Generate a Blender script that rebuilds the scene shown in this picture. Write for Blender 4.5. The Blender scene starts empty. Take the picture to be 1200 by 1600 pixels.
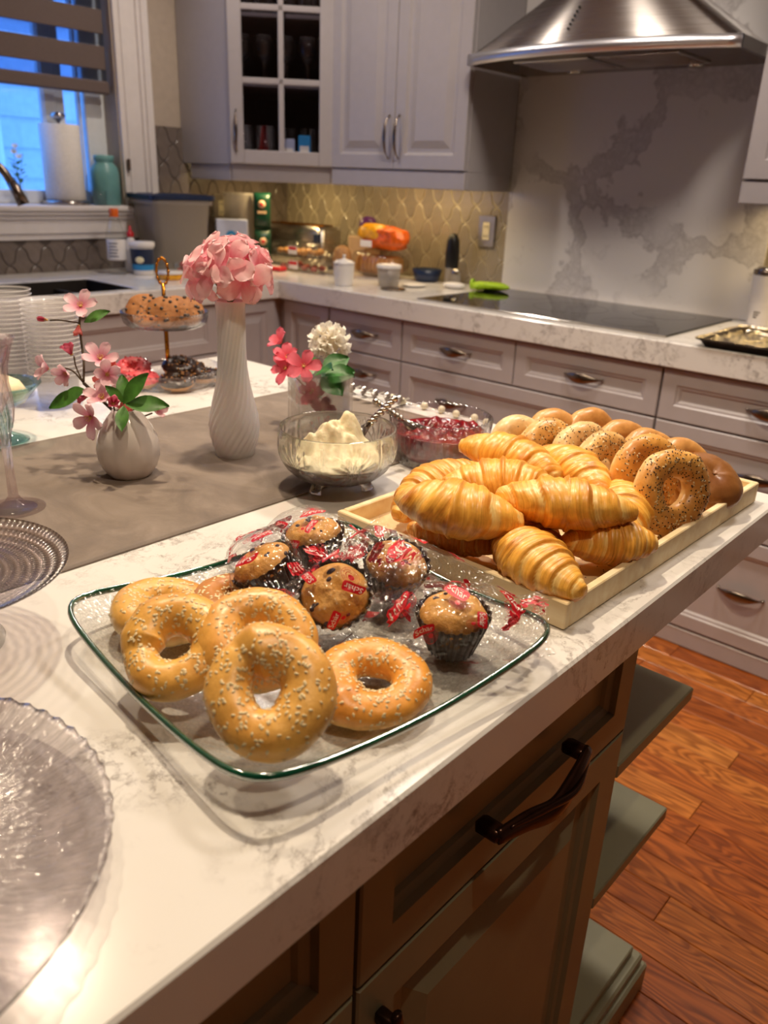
import bpy, math, random
import numpy as np
from mathutils import Matrix, Vector, noise as mnoise
pi = math.pi
sin, cos = math.sin, math.cos
random.seed(7)
S = bpy.context.scene
COL = S.collection

# ------------------------------------------------------------------ camera, world, lights, exposure
cam_d = bpy.data.cameras.new('camera')
cam = bpy.data.objects.new('camera', cam_d)
COL.objects.link(cam)
S.camera = cam
YAW, PIT, ROL, FPX = 0.712657169, 0.389386344, 0.0414052435, 1258.53
_f = Vector((-sin(YAW) * cos(PIT), cos(YAW) * cos(PIT), -sin(PIT)))
_r = Vector((cos(YAW), sin(YAW), 0))
_u = _r.cross(_f)
_r2 = _r * cos(ROL) + _u * sin(ROL)
_u2 = _u * cos(ROL) - _r * sin(ROL)
cam.matrix_world = Matrix(((_r2.x, _u2.x, -_f.x, 0), (_r2.y, _u2.y, -_f.y, 0), (_r2.z, _u2.z, -_f.z, 1.3), (0, 0, 0, 1)))
cam_d.sensor_fit = 'VERTICAL'
cam_d.sensor_height = 36
cam_d.lens = 36 * FPX / 1600
cam_d.clip_start = 0.02
cam_d.dof.use_dof = True
cam_d.dof.focus_distance = 0.86
cam_d.dof.aperture_fstop = 6.5

world = bpy.data.worlds.new('dusk_sky')
S.world = world
world.use_nodes = True
bg = world.node_tree.nodes['Background']
bg.inputs[0].default_value = (0.13, 0.36, 1.0, 1)
bg.inputs[1].default_value = 4.2

S.view_settings.view_transform = 'Standard'
S.view_settings.look = 'None'
S.view_settings.gamma = 1
S.view_settings.exposure = 0.12
S.view_settings.use_curve_mapping = False
try:
    S.cycles.caustics_reflective = False
    S.cycles.caustics_refractive = False
    S.cycles.max_bounces = 14
    S.cycles.transparent_max_bounces = 64
    S.cycles.transmission_bounces = 12
    S.cycles.diffuse_bounces = 4
    S.cycles.sample_clamp_indirect = 4.0
    S.cycles.blur_glossy = 0.6
except Exception:
    pass


def spot(name, loc, tgt, power, color, size=115, radius=0.035, blend=0.6):
    d = bpy.data.lights.new(name, 'SPOT')
    d.energy = power
    d.color = color
    d.spot_size = math.radians(size)
    d.spot_blend = blend
    d.shadow_soft_size = radius
    o = bpy.data.objects.new(name, d)
    COL.objects.link(o)
    o.location = loc
    o.rotation_euler = (Vector(tgt) - Vector(loc)).to_track_quat('-Z', 'Y').to_euler()
    return o


WARM = (1.0, 0.81, 0.57)
WARM2 = (1.0, 0.87, 0.74)
spot('downlight', (-0.95, 0.78, 2.58), (-0.75, 0.72, 0), 74, WARM, 112)
spot('downlight', (-1.72, 0.62, 2.58), (-1.30, 0.50, 0), 42, WARM, 110)
spot('downlight', (0.12, 0.30, 2.58), (0.05, 0.55, 0), 27, WARM, 110)
spot('downlight', (-1.25, 1.75, 2.58), (-1.75, 1.95, 0), 52, WARM2, 140, 0.14)
spot('downlight', (-0.45, 1.75, 2.58), (-0.45, 1.95, 0), 56, WARM2, 140, 0.14)
spot('downlight', (-2.35, 1.95, 2.58), (-2.55, 1.6, 0), 26, WARM2, 140)


def area(name, loc, size, power, color, tgt):
    d = bpy.data.lights.new(name, 'AREA')
    d.energy = power
    d.color = color
    d.shape = 'RECTANGLE'
    d.size, d.size_y = size
    o = bpy.data.objects.new(name, d)
    COL.objects.link(o)
    o.location = loc
    o.rotation_euler = (Vector(tgt) - Vector(loc)).to_track_quat('-Z', 'Y').to_euler()
    return o


# under-cabinet strips behind the light rails
YEL = (1.0, 0.72, 0.32)
area('under_cabinet_light', (-2.25, 2.70, 1.318), (0.5, 0.03), 1.3, YEL, (-2.25, 2.74, 0.9))
area('under_cabinet_light', (-2.86, 2.55, 1.318), (0.10, 0.05), 2.0, YEL, (-2.9, 2.62, 0.9))
area('under_cabinet_light', (-0.6, 2.70, 1.318), (0.5, 0.03), 1.6, YEL, (-0.6, 2.74, 0.9))

# ------------------------------------------------------------------ materials
def srgb(h):
    c = [int(h[i:i + 2], 16) / 255 for i in (0, 2, 4)]
    return tuple(x / 12.92 if x <= 0.04045 else ((x + 0.055) / 1.055) ** 2.4 for x in c) + (1,)


class NT:
    """small helper around a material's node tree"""
    def __init__(self, name):
        self.m = bpy.data.materials.new(name)
        self.m.use_nodes = True
        self.t = self.m.node_tree
        self.t.nodes.clear()
        self.out = self.t.nodes.new('ShaderNodeOutputMaterial')

    def n(self, typ, **kw):
        nd = self.t.nodes.new('ShaderNode' + typ)
        for k, v in kw.items():
            if k.startswith('i_'):
                nd.inputs[k[2:].replace('_', ' ')].default_value = v
            elif k[0] == 'x' and k[1:].isdigit():
                nd.inputs[int(k[1:])].default_value = v
            else:
                setattr(nd, k, v)
        return nd

    def l(self, a, b):
        if not isinstance(a, bpy.types.NodeSocket):
            a = a.outputs[0]
        self.t.links.new(a, b)

    def coord(self, kind='Object', scale=(1, 1, 1), rot=(0, 0, 0)):
        tc = self.n('TexCoord')
        mp = self.n('Mapping')
        mp.inputs['Scale'].default_value = scale
        mp.inputs['Rotation'].default_value = rot
        self.l(tc.outputs[kind], mp.inputs[0])
        return mp

    def noise(self, vec, scale, detail=3, rough=0.5, dist=0.0):
        nd = self.n('TexNoise')
        nd.inputs['Scale'].default_value = scale
        nd.inputs['Detail'].default_value = detail
        nd.inputs['Roughness'].default_value = rough
        nd.inputs['Distortion'].default_value = dist
        if vec is not None:
            self.l(vec, nd.inputs['Vector'])
        return nd

    def ramp(self, fac, stops):
        r = self.n('ValToRGB')
        el = r.color_ramp.elements
        while len(el) < len(stops):
            el.new(0.5)
        for e, (p, c) in zip(el, stops):
            e.position = p
            e.color = c if hasattr(c, '__len__') else (c, c, c, 1)
        self.l(fac, r.inputs[0])
        return r

    def mix(self, a, b, fac, blend='MIX'):
        m = self.n('MixRGB', blend_type=blend)
        for v, s in ((fac, m.inputs[0]), (a, m.inputs[1]), (b, m.inputs[2])):
            if isinstance(v, (int, float)):
                s.default_value = v
            elif isinstance(v, tuple):
                s.default_value = v
            else:
                self.l(v, s)
        return m

    def math(self, op, a, b=0.0):
        m = self.n('Math', operation=op)
        for v, s in ((a, m.inputs[0]), (b, m.inputs[1])):
            if isinstance(v, (int, float)):
                s.default_value = v
            else:
                self.l(v, s)
        return m

    def bsdf(self, color, rough=0.5, metal=0.0, **kw):
        b = self.n('BsdfPrincipled')
        for v, nm in ((color, 'Base Color'), (rough, 'Roughness'), (metal, 'Metallic')):
            s = b.inputs[nm]
            if isinstance(v, (int, float)):
                s.default_value = v
            elif isinstance(v, tuple):
                s.default_value = v
            else:
                self.l(v, s)
        for k, v in kw.items():
            b.inputs[k.replace('_', ' ')].default_value = v
        self.l(b, self.out.inputs[0])
        self.b = b
        return b

    def bump(self, h, strength=0.3, dist=0.002, to=None):
        bp = self.n('Bump')
        bp.inputs['Strength'].default_value = strength
        bp.inputs['Distance'].default_value = dist
        self.l(h, bp.inputs['Height'])
        self.l(bp, (to or self.b).inputs['Normal'])
        return bp


def plain(name, hexc, rough=0.5, metal=0.0, var=0.06, nscale=30, bump=0.0, bdist=0.001, **kw):
    t = NT(name)
    c = srgb(hexc) if isinstance(hexc, str) else hexc
    nz = t.noise(t.coord(), nscale, 4)
    d = tuple(max(0, x * (1 - 2.2 * var)) for x in c[:3]) + (1,)
    e = tuple(min(1, x * (1 + 1.2 * var)) for x in c[:3]) + (1,)
    t.bsdf(t.ramp(nz, [(0.3, d), (0.7, e)]), rough, metal, **kw)
    if bump:
        t.bump(nz, bump, bdist)
    return t.m


def glass(name, tint=(0.97, 0.98, 0.98, 1), edge=(0.55, 0.58, 0.58, 1), rough=0.03, bump=0.0, bscale=60, bdist=0.002,
          gloss=1.0, stretch=(1, 1, 1), vor=False, pattern=0.0, pscale=200, blend=0.35, polar=None):
    """thin clear glass: light passes straight, the tint deepens where the sheet is seen edge-on, fresnel gloss on top"""
    t = NT(name)
    lw = t.n('LayerWeight')
    lw.inputs['Blend'].default_value = blend
    colr = t.ramp(lw.outputs['Facing'], [(0.0, tint), (0.55, tint), (1.0, edge)])
    c = colr
    if pattern:
        v = t.n('TexVoronoi', feature='DISTANCE_TO_EDGE')
        v.inputs['Scale'].default_value = pscale
        nz = t.noise(t.coord(), pscale * 0.6, 2)
        mv = t.mix(t.coord(), nz.outputs['Color'], 0.006)
        t.l(mv, v.inputs['Vector'])
        pr = t.ramp(v.outputs['Distance'], [(0.0, 1 - pattern), (0.14, 1.0)])  # caustic speckle put into the tint as darker cell lines
        c = t.mix(colr, pr, 1.0, 'MULTIPLY')
    ph = None
    if polar:      # moulded ribs, shading put into the tint over a bump: (turns, rings, depth)
        sp = t.n('SeparateXYZ')
        t.l(t.coord(), sp.inputs[0])
        ang = t.math('ARCTAN2', sp.outputs[1], sp.outputs[0])
        rad = t.math('SQRT', t.math('ADD', t.math('MULTIPLY', sp.outputs[0], sp.outputs[0]), t.math('MULTIPLY', sp.outputs[1], sp.outputs[1])))
        cb = t.n('CombineXYZ')
        t.l(t.math('MULTIPLY', ang, polar[0]), cb.inputs[0])
        t.l(t.math('MULTIPLY', rad, polar[1]), cb.inputs[1])
        if polar[3]:
            ph = t.math('MULTIPLY', t.math('ADD', t.math('SINE', t.math('MULTIPLY', rad, polar[1])), t.math('MULTIPLY', t.math('SINE', t.math('MULTIPLY', ang, polar[0])), 0.5)), 0.5)
            ph = t.math('ADD', ph, 0.5)
        else:
            ph = t.noise(cb, 1.0, 2, 0.5, 0.8)
        c = t.mix(c, t.ramp(ph, [(0.35, 1 - polar[2]), (0.65, 1.0)]), 1.0, 'MULTIPLY')
    tr = t.n('BsdfTransparent')
    t.l(c, tr.inputs[0])
    gl = t.n('BsdfGlossy')
    gl.inputs['Roughness'].default_value = rough
    if polar:
        bp = t.n('Bump')
        bp.inputs['Strength'].default_value = 0.9
        bp.inputs['Distance'].default_value = 0.004
        t.l(ph, bp.inputs['Height'])
        t.l(bp, gl.inputs['Normal'])
    fr = t.n('LayerWeight')
    fr.inputs['Blend'].default_value = 0.5
    mx = t.n('MixShader')
    fac = t.math('MULTIPLY', t.math('ADD', t.math('MULTIPLY', t.math('POWER', fr.outputs['Facing'], 4.0), 0.55), 0.045), gloss)
    t.l(t.math('MINIMUM', fac, 0.8), mx.inputs[0])
    t.l(tr, mx.inputs[1])
    t.l(gl, mx.inputs[2])
    t.l(mx, t.out.inputs[0])
    if bump:
        co = t.coord(scale=stretch)
        if vor:
            h = t.n('TexVoronoi')
            h.inputs['Scale'].default_value = bscale
            t.l(co, h.inputs['Vector'])
            h = h.outputs['Distance']
        else:
            h = t.noise(co, bscale, 3)
        bp = t.n('Bump')
        bp.inputs['Strength'].default_value = bump
        bp.inputs['Distance'].default_value = bdist
        t.l(h, bp.inputs['Height'])
        t.l(bp, gl.inputs['Normal'])
    return t.m


def crystal(name, tint=(0.97, 0.97, 0.97, 1), share=0.55, rough=0.0, bump=0.0, bscale=80):
    """thick cut glass: part of the light is refracted, part passes straight"""
    t = NT(name)
    tr = t.n('BsdfTransparent')
    tr.inputs[0].default_value = tint
    g = t.n('BsdfGlass')
    g.inputs['Color'].default_value = tint
    g.inputs['Roughness'].default_value = rough
    g.inputs['IOR'].default_value = 1.48
    mx = t.n('MixShader')
    mx.inputs[0].default_value = share
    t.l(tr, mx.inputs[1])
    t.l(g, mx.inputs[2])
    t.l(mx, t.out.inputs[0])
    if bump:
        h = t.noise(t.coord(), bscale, 2)
        bp = t.n('Bump')
        bp.inputs['Strength'].default_value = bump
        bp.inputs['Distance'].default_value = 0.002
        t.l(h, bp.inputs['Height'])
        t.l(bp, g.inputs['Normal'])
    return t.m


def marble_soft():
    t = NT('white_quartz')
    co = t.coord()
    warp = t.noise(co, 5.0, 6, 0.65)
    v1 = t.mix(co, warp.outputs['Color'], 0.12)
    n1 = t.noise(v1, 16, 8, 0.72, 0.6)
    line = t.math('ABSOLUTE', t.math('SUBTRACT', n1, 0.5))
    lm = t.ramp(line, [(0.0, 1.0), (0.018, 0.45), (0.05, 0.0)])
    n2 = t.noise(co, 5.5, 3, 0.5)
    patch = t.ramp(n2, [(0.49, 0.0), (0.61, 1.0)])
    fine = t.noise(co, 60, 4, 0.7)
    fm = t.ramp(fine, [(0.42, 0.25), (0.6, 1.0)])
    m1 = t.mix(lm, patch, 1.0, 'MULTIPLY')
    m2 = t.mix(m1, fm, 1.0, 'MULTIPLY')
    cloud = t.noise(v1, 9, 8, 0.7, 1.0)
    cl = t.ramp(cloud, [(0.60, 0.0), (0.66, 0.30), (0.8, 0.4)])
    c = t.mix((0.80, 0.775, 0.75, 1), (0.50, 0.46, 0.44, 1), cl)
    c = t.mix(c, (0.16, 0.125, 0.115, 1), t.math('MULTIPLY', m2, 0.82))
    t.bsdf(c, 0.16, Specular_IOR_Level=0.5)
    return t.m


def marble_bold():
    t = NT('veined_quartz_slab')
    co = t.coord()
    w1 = t.noise(co, 3.0, 4, 0.6)
    w2 = t.noise(co, 16, 4, 0.65)
    v1 = t.mix(t.mix(co, w1.outputs['Color'], 0.34), w2.outputs['Color'], 0.055)
    cells = t.n('TexVoronoi', feature='DISTANCE_TO_EDGE')
    cells.inputs['Scale'].default_value = 3.3
    t.l(v1, cells.inputs['Vector'])
    wid = t.noise(co, 5, 3)
    d = t.math('DIVIDE', cells.outputs['Distance'], t.math('ADD', t.math('MULTIPLY', wid, 1.5), 0.2))
    lm = t.ramp(d, [(0.0, 0.75), (0.045, 0.62), (0.075, 0.95), (0.10, 0.0)])
    n2 = t.noise(co, 1.9, 2)
    patch = t.ramp(n2, [(0.40, 0.0), (0.47, 1.0)])
    lace = t.n('TexVoronoi', feature='DISTANCE_TO_EDGE')
    lace.inputs['Scale'].default_value = 34
    t.l(t.mix(co, w2.outputs['Color'], 0.1), lace.inputs['Vector'])
    lc = t.ramp(lace.outputs['Distance'], [(0.0, 1.0), (0.3, 0.55)])
    n3 = t.noise(v1, 9, 6, 0.7)
    sp = t.ramp(n3, [(0.62, 0.0), (0.66, 0.35), (0.72, 0.1)])
    m = t.mix(t.mix(lm, patch, 1.0, 'MULTIPLY'), lc, 1.0, 'MULTIPLY')
    m = t.mix(m, sp, 0.7, 'ADD')
    c = t.mix((0.76, 0.73, 0.72, 1), (0.46, 0.43, 0.43, 1), m)
    t.bsdf(c, 0.14)
    return t.m


def wood_floor():
    t = NT('oak_plank')
    oi = t.n('ObjectInfo')
    tc = t.n('TexCoord')
    cmb = t.n('CombineXYZ')
    t.l(t.math('MULTIPLY', oi.outputs['Random'], 9.0), cmb.inputs[0])
    t.l(t.math('MULTIPLY', oi.outputs['Random'], 31.0), cmb.inputs[1])
    add = t.n('VectorMath', operation='ADD')
    t.l(tc.outputs['Object'], add.inputs[0])
    t.l(cmb, add.inputs[1])
    mp = t.n('Mapping')
    mp.inputs['Scale'].default_value = (1.6, 9, 9)
    t.l(add, mp.inputs[0])
    n0 = t.noise(mp, 1.3, 2, 0.5, 0.4)
    wv = t.math('FRACT', t.math('MULTIPLY', n0, 17.0))
    rings = t.ramp(wv, [(0.0, 0.0), (0.25, 0.15), (0.62, 1.0), (0.9, 0.65), (1.0, 0.0)])
    mp2 = t.n('Mapping')
    mp2.inputs['Scale'].default_value = (6, 160, 160)
    t.l(add, mp2.inputs[0])
    n2 = t.noise(mp2, 1.0, 3)
    fib = t.ramp(n2, [(0.35, 0.72), (0.65, 1.06)])
    base = t.ramp(oi.outputs['Random'], [(0.0, srgb('a4521c')), (0.35, srgb('bc6626')), (0.7, srgb('cc762e')), (1.0, srgb('dc9044'))])
    dark = t.mix(base, (0.50, 0.42, 0.34, 1), 1.0, 'MULTIPLY')
    c = t.mix(dark, base, rings)
    c = t.mix(c, fib, 1.0, 'MULTIPLY')
    t.bsdf(c, 0.28, Coat_Weight=0.25, Coat_Roughness=0.15)
    t.bump(wv, 0.05, 0.001)
    return t.m


def tray_wood():
    t = NT('pale_pine')
    n1 = t.noise(t.coord(scale=(4, 40, 40)), 1.5, 4)
    c = t.ramp(n1, [(0.3, srgb('e4c896')), (0.7, srgb('f5e4bd'))])
    t.bsdf(c, 0.55)
    t.bump(n1, 0.1, 0.001)
    return t.m


def suede():
    t = NT('taupe_suede')
    n1 = t.noise(t.coord(scale=(1, 1.6, 1), rot=(0, 0, 0.5)), 9, 5, 0.65, 0.8)
    n2 = t.noise(t.coord(), 500, 2)
    c = t.ramp(n1, [(0.25, srgb('6b5f58')), (0.5, srgb('7d7066')), (0.75, srgb('93857a'))])  # mottled light on the nap put into the colour
    t.bsdf(c, 0.9, Sheen_Weight=0.25, Sheen_Roughness=0.4)
    t.bump(n2, 0.15, 0.001)
    return t.m


def baked(name, rough=0.42, nscale=70, bump=0.35, lines=False, coat=0.15):
    """crust: baked-on colour per vertex, mottled; croissants add the lines between their layers"""
    t = NT(name)
    at = t.n('VertexColor', layer_name='Col')
    n1 = t.noise(t.coord(), nscale, 5, 0.65)
    mot = t.ramp(n1, [(0.3, (0.82, 0.75, 0.62, 1)), (0.6, (1.06, 1.04, 1.0, 1))])
    c = t.mix(at.outputs['Color'], mot, 1.0, 'MULTIPLY')
    h = n1
    if lines:
        uv = t.n('UVMap')
        mp = t.n('Mapping')
        mp.inputs['Scale'].default_value = (17, 1.6, 1)
        t.l(uv, mp.inputs[0])
        wob = t.noise(t.coord(), 40, 2)
        vv = t.mix(mp, wob.outputs['Color'], 0.25)
        n2 = t.noise(vv, 1.0, 2, 0.5)
        ln = t.ramp(n2, [(0.36, (0.80, 0.68, 0.48, 1)), (0.5, (1, 1, 1, 1)), (0.60, (1.22, 1.30, 1.55, 1)), (0.68, (1.0, 1.0, 1.0, 1))])
        c = t.mix(c, ln, 0.5, 'MULTIPLY')
        h = t.mix(n1, n2, 0.6)
    t.bsdf(c, rough, Coat_Weight=coat, Coat_Roughness=0.3, Subsurface_Weight=0.05, Subsurface_Radius=(0.004, 0.002, 0.001))
    t.b.inputs['Subsurface Scale'].default_value = 0.5
    t.bump(h, bump, 0.0015)
    return t.m


def brushed_steel():
    t = NT('brushed_steel')
    n1 = t.noise(t.coord(scale=(1, 1, 260)), 4, 3)
    r = t.ramp(n1, [(0.3, 0.24), (0.7, 0.32)])
    b = t.bsdf((0.50, 0.47, 0.45, 1), r, 1.0, Anisotropic=0.85, Anisotropic_Rotation=0.25)
    return t.m


def tile_mat(name, a, b, rough=0.2):
    t = NT(name)
    oi = t.n('ObjectInfo')
    c = t.ramp(oi.outputs['Random'], [(0.0, srgb(a)), (1.0, srgb(b))])
    n1 = t.noise(t.coord(), 40, 3)
    c = t.mix(c, t.ramp(n1, [(0.3, 0.9), (0.7, 1.05)]), 1.0, 'MULTIPLY')
    t.bsdf(c, rough)
    t.bump(n1, 0.08, 0.002)
    return t.m


def petal_mat(name, inner, outer, power=1.0):
    """petal colour runs from its base to its tip (UV u)"""
    t = NT(name)
    uv = t.n('UVMap')
    sx = t.n('SeparateXYZ')
    t.l(uv, sx.inputs[0])
    n1 = t.noise(t.coord(scale=(60, 300, 60)), 1, 3)
    f = t.math('ADD', sx.outputs[0], t.math('MULTIPLY', t.math('SUBTRACT', n1, 0.5), 0.35))
    c = t.ramp(f, [(0.05, srgb(inner)), (0.75, srgb(outer))])
    b = t.bsdf(c, 0.6, Subsurface_Weight=0.0, Sheen_Weight=0.1)
    tl = t.n('BsdfTranslucent')
    t.l(c, tl.inputs[0])
    mx = t.n('MixShader')
    mx.inputs[0].default_value = 0.3
    t.l(b, mx.inputs[1])
    t.l(tl, mx.inputs[2])
    t.l(mx, t.out.inputs[0])
    return t.m


def film_mat():
    """clear crinkled wrapper"""
    t = NT('clear_film')
    tr = t.n('BsdfTransparent')
    tr.inputs[0].default_value = (0.975, 0.97, 0.965, 1)
    gl = t.n('BsdfGlossy')
    gl.inputs['Roughness'].default_value = 0.06
    fr = t.n('LayerWeight')
    fr.inputs['Blend'].default_value = 0.5
    mx = t.n('MixShader')
    t.l(t.math('ADD', t.math('MULTIPLY', t.math('POWER', fr.outputs['Facing'], 3.0), 0.35), 0.085), mx.inputs[0])
    t.l(tr, mx.inputs[1])
    t.l(gl, mx.inputs[2])
    t.l(mx, t.out.inputs[0])
    co = t.coord()
    wv = t.noise(co, 30, 3, 0.6)
    v = t.n('TexVoronoi', feature='DISTANCE_TO_EDGE')
    v.inputs['Scale'].default_value = 55
    t.l(t.mix(co, wv.outputs['Color'], 0.05), v.inputs['Vector'])
    h = t.mix(t.ramp(v.outputs['Distance'], [(0, 0.0), (0.35, 1.0)]), wv, 0.5)
    bp = t.n('Bump')
    bp.inputs['Strength'].default_value = 0.75
    bp.inputs['Distance'].default_value = 0.006
    t.l(h, bp.inputs['Height'])
    t.l(bp, gl.inputs['Normal'])
    return t.m


def cloudy(name, hexc, share=0.5, rough=0.3):
    """cloudy plastic: part diffuse, part see-through"""
    t = NT(name)
    b = t.n('BsdfPrincipled')
    b.inputs['Base Color'].default_value = srgb(hexc)
    b.inputs['Roughness'].default_value = rough
    tr = t.n('BsdfTransparent')
    tr.inputs[0].default_value = (.95, .95, .95, 1)
    mx = t.n('MixShader')
    mx.inputs[0].default_value = share
    t.l(tr, mx.inputs[1])
    t.l(b, mx.inputs[2])
    t.l(mx, t.out.inputs[0])
    return t.m


MT = {}
MT['quartz'] = marble_soft()
MT['slab'] = marble_bold()
MT['oak'] = wood_floor()
MT['pine'] = tray_wood()
MT['suede'] = suede()
MT['wall'] = plain('wall_paint', 'b3a596', 0.7, var=0.03)
MT['ceiling'] = plain('ceiling_paint', 'e9e4dc', 0.8, var=0.02)
MT['cab'] = plain('grey_cabinet_paint', 'b8b0b2', 0.35, var=0.015)
MT['cabw'] = plain('upper_cabinet_paint', 'aaa4a6', 0.35, var=0.015)  # same paint as the base cabinets, darkened to offset the light up here
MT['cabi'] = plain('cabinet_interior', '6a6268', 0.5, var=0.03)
MT['trimw'] = plain('white_trim_paint', 'e2dcda', 0.4, var=0.015)
MT['olive'] = plain('olive_cabinet_paint', '85826a', 0.38, var=0.03, nscale=12)
MT['gap'] = plain('dark_gap', '15110e', 0.8)
MT['steel'] = brushed_steel()
MT['chrome'] = plain('polished_metal', 'c9c4bd', 0.14, 1.0, var=0.03)
MT['band'] = plain('satin_steel_band', 'dcdce2', 0.32, 1.0, var=0.02)
MT['nickel'] = plain('aged_nickel', '8c7f74', 0.26, 1.0, var=0.08)
MT['bronze'] = plain('dark_bronze', '4a342a', 0.24, 0.85, var=0.12)
MT['black'] = plain('black_plastic', '14141a', 0.35, var=0.05)
MT['cooktop'] = plain('black_ceramic_glass', '0c0b0b', 0.06, var=0.02, Specular_IOR_Level=0.6)
MT['ring'] = plain('printed_burner_ring', '3a3735', 0.2)
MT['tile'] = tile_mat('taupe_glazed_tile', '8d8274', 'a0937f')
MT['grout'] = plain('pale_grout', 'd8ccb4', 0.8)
MT['tile_shaded'] = tile_mat('shaded_taupe_tile', '6e635d', '7c7069')  # same tile as the back wall, the window wall's dimness put into its tone
MT['grout_shaded'] = plain('shaded_grout', '5a504a', 0.8)  # same grout again, darkened to carry the shade on the window wall
MT['white'] = plain('white_ceramic', 'e8e4e2', 0.25, var=0.02)
MT['milk'] = plain('milk_glass', 'ece8ea', 0.22, var=0.02, Subsurface_Weight=0.15)
MT['pearl'] = plain('glazed_pinkish_white', 'ddd6d4', 0.1, var=0.03)
MT['paper'] = plain('paper_towel', 'efece8', 0.9, var=0.03, nscale=120, bump=0.3)
MT['teal'] = plain('teal_ceramic', '6fa6a6', 0.35, var=0.05)
MT['glass'] = glass('clear_glass', bump=0.0)
MT['windowpane'] = glass('window_pane', (0.9, 0.95, 0.97, 1), (0.6, 0.7, 0.75, 1))
MT['cabpane'] = glass('cabinet_pane', (0.90, 0.90, 0.93, 1), (0.5, 0.5, 0.55, 1), rough=0.1)
MT['cup'] = cloudy('clear_plastic', 'f2eef2', 0.11, 0.10)
MT['cuprim'] = cloudy('highlit_plastic_rim', 'fbf8fa', 0.42, 0.10)  # bright highlight along the rims put into a whiter, cloudier plastic
MT['plate'] = glass('textured_plate_glass', (0.985, 0.99, 0.985, 1), (0.6, 0.7, 0.66, 1), rough=0.12, bump=0.6, bscale=140,
                    bdist=0.002, vor=True, pattern=0.14, pscale=230, gloss=0.8)
MT['platter'] = glass('ribbed_platter_glass', (0.965, 0.94, 0.955, 1), (0.6, 0.58, 0.6, 1), rough=0.16, gloss=2.4, polar=(40, 55, 0.20, 0))
MT['ringplate'] = glass('ringed_plate_glass', (0.94, 0.89, 0.88, 1), (0.5, 0.46, 0.46, 1), rough=0.12, gloss=2.2, polar=(110, 720, 0.24, 1))
MT['greenedge'] = plain('green_glass_edge', '0f5c42', 0.08, var=0.2, nscale=40, Transmission_Weight=0.35)
MT['crystal'] = crystal('cut_crystal', share=0.80)
MT['vaseglass'] = crystal('vase_glass', share=0.45)
MT['goblet'] = crystal('pink_tinted_goblet_glass', (0.96, 0.92, 0.94, 1), 0.35)
MT['ribglass'] = glass('ribbed_glass', (0.97, 0.96, 0.97, 1), (0.22, 0.20, 0.22, 1), rough=0.04, gloss=1.8, blend=0.5)
MT['tealglass'] = glass('teal_glass', (0.72, 0.88, 0.87, 1), (0.15, 0.42, 0.44, 1), gloss=1.3)
MT['film'] = film_mat()
MT['bag'] = glass('clear_bag', (0.9, 0.88, 0.86, 1), (0.6, 0.58, 0.55, 1), rough=0.15, bump=0.8, bscale=30, bdist=0.01, gloss=1.5)
MT['bin'] = cloudy('frosted_bin_plastic', 'c4bcb6', 0.42)
MT['redprint'] = plain('red_print', 'd01828', 0.35, var=0.05)
MT['whiteprint'] = plain('white_print', 'f5efe9', 0.4, var=0.02)
MT['liner'] = plain('dark_brown_paper', '33201a', 0.45, var=0.15, nscale=60)
MT['crust'] = baked('bagel_crust', 0.34)
MT['croissant'] = baked('croissant_crust', 0.36, 60, 0.5, lines=True, coat=0.2)
MT['muffin'] = baked('muffin_crumb', 0.6, 150, 0.9, coat=0.05)
MT['cookie'] = baked('cookie_dough', 0.7, 90, 0.6, coat=0)
MT['sesame'] = plain('sesame_seed', 'f0d9a8', 0.4, var=0.12, nscale=400)
MT['poppy'] = plain('poppy_seed', '1d1714', 0.5)
MT['chip'] = plain('chocolate_chip', '22120c', 0.35)
MT['berry'] = plain('blueberry_skin', '3b2b38', 0.5)
MT['jam'] = plain('berry_jam', '7c0812', 0.10, var=0.3, nscale=60, bump=0.6, bdist=0.006, Subsurface_Weight=0.2)
MT['cream'] = plain('cream_cheese', 'f4e6c0', 0.5, var=0.05, nscale=60, bump=0.6, bdist=0.004, Subsurface_Weight=0.15)
MT['pinkice'] = plain('pink_icing', 'f0646c', 0.35, var=0.12, nscale=80, bump=0.5, bdist=0.003)
MT['choc'] = plain('chocolate_icing', '2c1810', 0.3, var=0.3, nscale=90, bump=0.5, bdist=0.003)
MT['nut'] = plain('chopped_nut', 'a87848', 0.6, var=0.3, nscale=200)
MT['dough'] = plain('fried_dough', 'd39a56', 0.6, var=0.1)
MT['gold'] = plain('gold_metal', 'c8842c', 0.22, 1.0, var=0.08)
MT['stem'] = plain('flower_stem', '4a3a24', 0.7, var=0.2)
MT['gstem'] = plain('green_stem', '5c7a34', 0.6, var=0.15)
MT['leaf'] = plain('green_leaf', '467a2c', 0.45, var=0.18, nscale=60)
MT['leafd'] = plain('deep_green_leaf', '2f6b2a', 0.4, var=0.2, nscale=60)
MT['pet_hyd'] = petal_mat('hydrangea_petal', 'ee7f98', 'fbd2d6')
MT['pet_cherry'] = petal_mat('cherry_petal', 'd4688a', 'f4cfd8')
MT['pet_cherryd'] = petal_mat('deep_cherry_petal', 'b03058', 'e0708c')
MT['pet_coral'] = petal_mat('coral_petal', 'e8505a', 'f58a84')
MT['pet_ger'] = petal_mat('geranium_petal', 'e84a60', 'f2748a')
MT['pet_white'] = petal_mat('white_petal', 'efe6d2', 'fbf8f0')
MT['pollen'] = plain('yellow_stamen', 'd9b56a', 0.6)
MT['bead'] = plain('ivory_bead', 'e6dcc4', 0.3, var=0.06)
MT['foil'] = plain('aluminium_foil', 'd8d0c4', 0.16, 1.0, var=0.05, nscale=60, bump=0.9, bdist=0.01)
MT['rust'] = plain('stained_pan', '3b2f26', 0.3, 0.7, var=0.3)
MT['navy'] = plain('navy_plastic', '1a2a4a', 0.35)
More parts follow.
